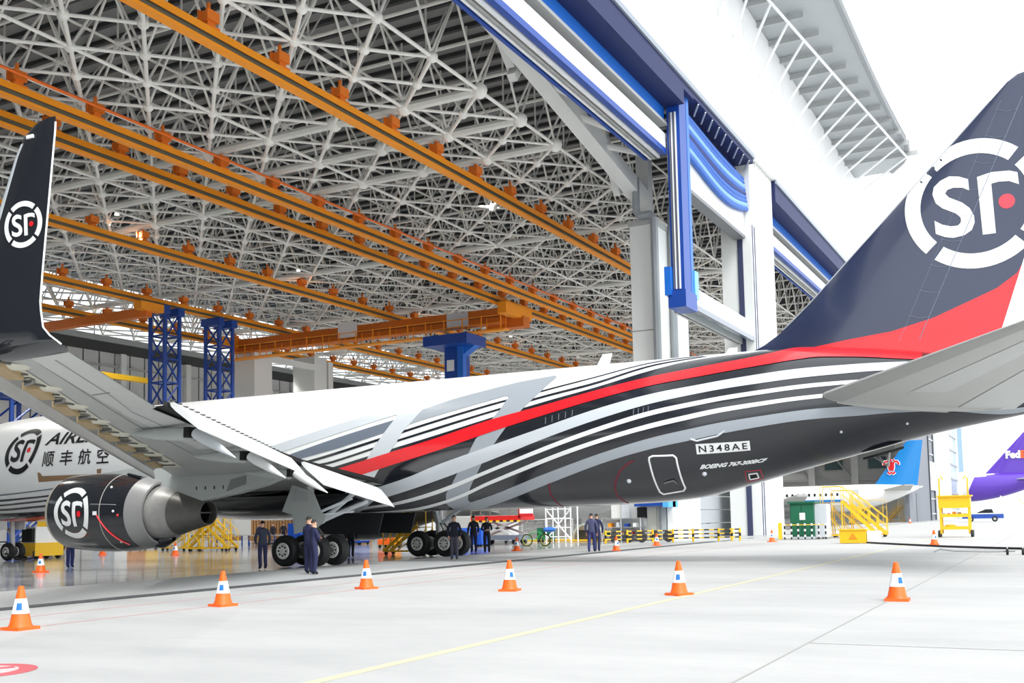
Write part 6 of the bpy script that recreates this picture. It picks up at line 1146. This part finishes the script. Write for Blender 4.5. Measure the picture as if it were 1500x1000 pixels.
# far scaffold by the purple tail
sf = thing('scaffold_tower', 'pale scaffold tower far right below the purple tail', 'scaffold', (235, 6, 0))
for y in (2, 5, 8, 11):
    for x in (233, 236): obj('post', MB().tube((x, y, 0), (x, y, 4.4), .1, 5), LGREY, sf)
for z in (1.2, 2.6, 4.0): obj('ledger', MB().tube((233, 2, z), (233, 11, z), .08, 5), LGREY, sf)
for y in (2, 5, 8): obj('diagonal', MB().tube((233, y, .2), (233, y+3, 4), .07, 5), YEL if y == 5 else LGREY, sf)

# storage units along the hangar floor, seen under the belly
def unit(name, label, cat, x, y, s, m, md, n=2, wh=True):
    t = thing(name, label, cat, (x, y, 0)); a, b, c = s; z0 = .18 if wh else 0
    obj('body', MB().box((x, y, z0+c/2), s), m, t)
    for k in range(n): obj('leaf', MB().box((x-a/2-.02, y-b/2+b*(k+.5)/n, z0+c/2), (.04, b/n-.05, c-.1)), md, t); obj('handle', MB().box((x-a/2-.06, y-b/2+b*(k+.8)/n, z0+c*.55), (.04, .05, .2)), DARK, t)
    if wh: wheels(t, [(x+i*a*.4, y+j*b*.42) for i in (-1, 1) for j in (-1, 1)], .1, .08)
    return t
unit('storage_cabinet', 'white storage cabinet under the belly, behind the yellow stairs', 'cabinet', 60.5, 38.6, (1.0, 2.4, 1.9), WHITE, LGREY, 3)
unit('storage_cabinet', 'orange tool trolley under the belly, left of the rear wheels', 'trolley', 55.5, 37.4, (.8, 1.2, .95), ORANGE, CONEO, 2)
unit('storage_cabinet', 'long white parts container behind the rear wheels', 'container', 64.5, 35.4, (1.4, 4.2, 1.7), WHITE, WINGP, 4)
unit('storage_cabinet', 'grey metal cabinet beside the blue crates', 'cabinet', 66.2, 43.2, (.9, 1.6, 1.5), LGREY, SILV, 2)
unit('storage_cabinet', 'brown wooden shipping box behind the blue crates', 'box', 68.0, 49.0, (1.4, 2.2, 1.5), WOOD, mat('shipping_board', (150, 108, 68), .7), 5, False)
unit('storage_cabinet', 'yellow equipment box left of the yellow stairs group', 'box', 55.5, 58.5, (1.2, 1.8, 1.1), YEL, ORANGE, 2)
unit('storage_cabinet', 'white air conditioning unit far left of the yellow stairs', 'unit', 58.0, 64.5, (1.4, 2.4, 1.6), WHITE, LGREY, 2)
unit('storage_cabinet', 'blue waste container far inside left of the engine', 'container', 55.0, 68.0, (1.4, 2.0, 1.3), BOXBLUE, BLUE, 2)
unit('storage_cabinet', 'green tool chest right of the hose cart', 'chest', 66.0, 31.6, (.8, 1.0, .8), GREEN, GREEN, 2)
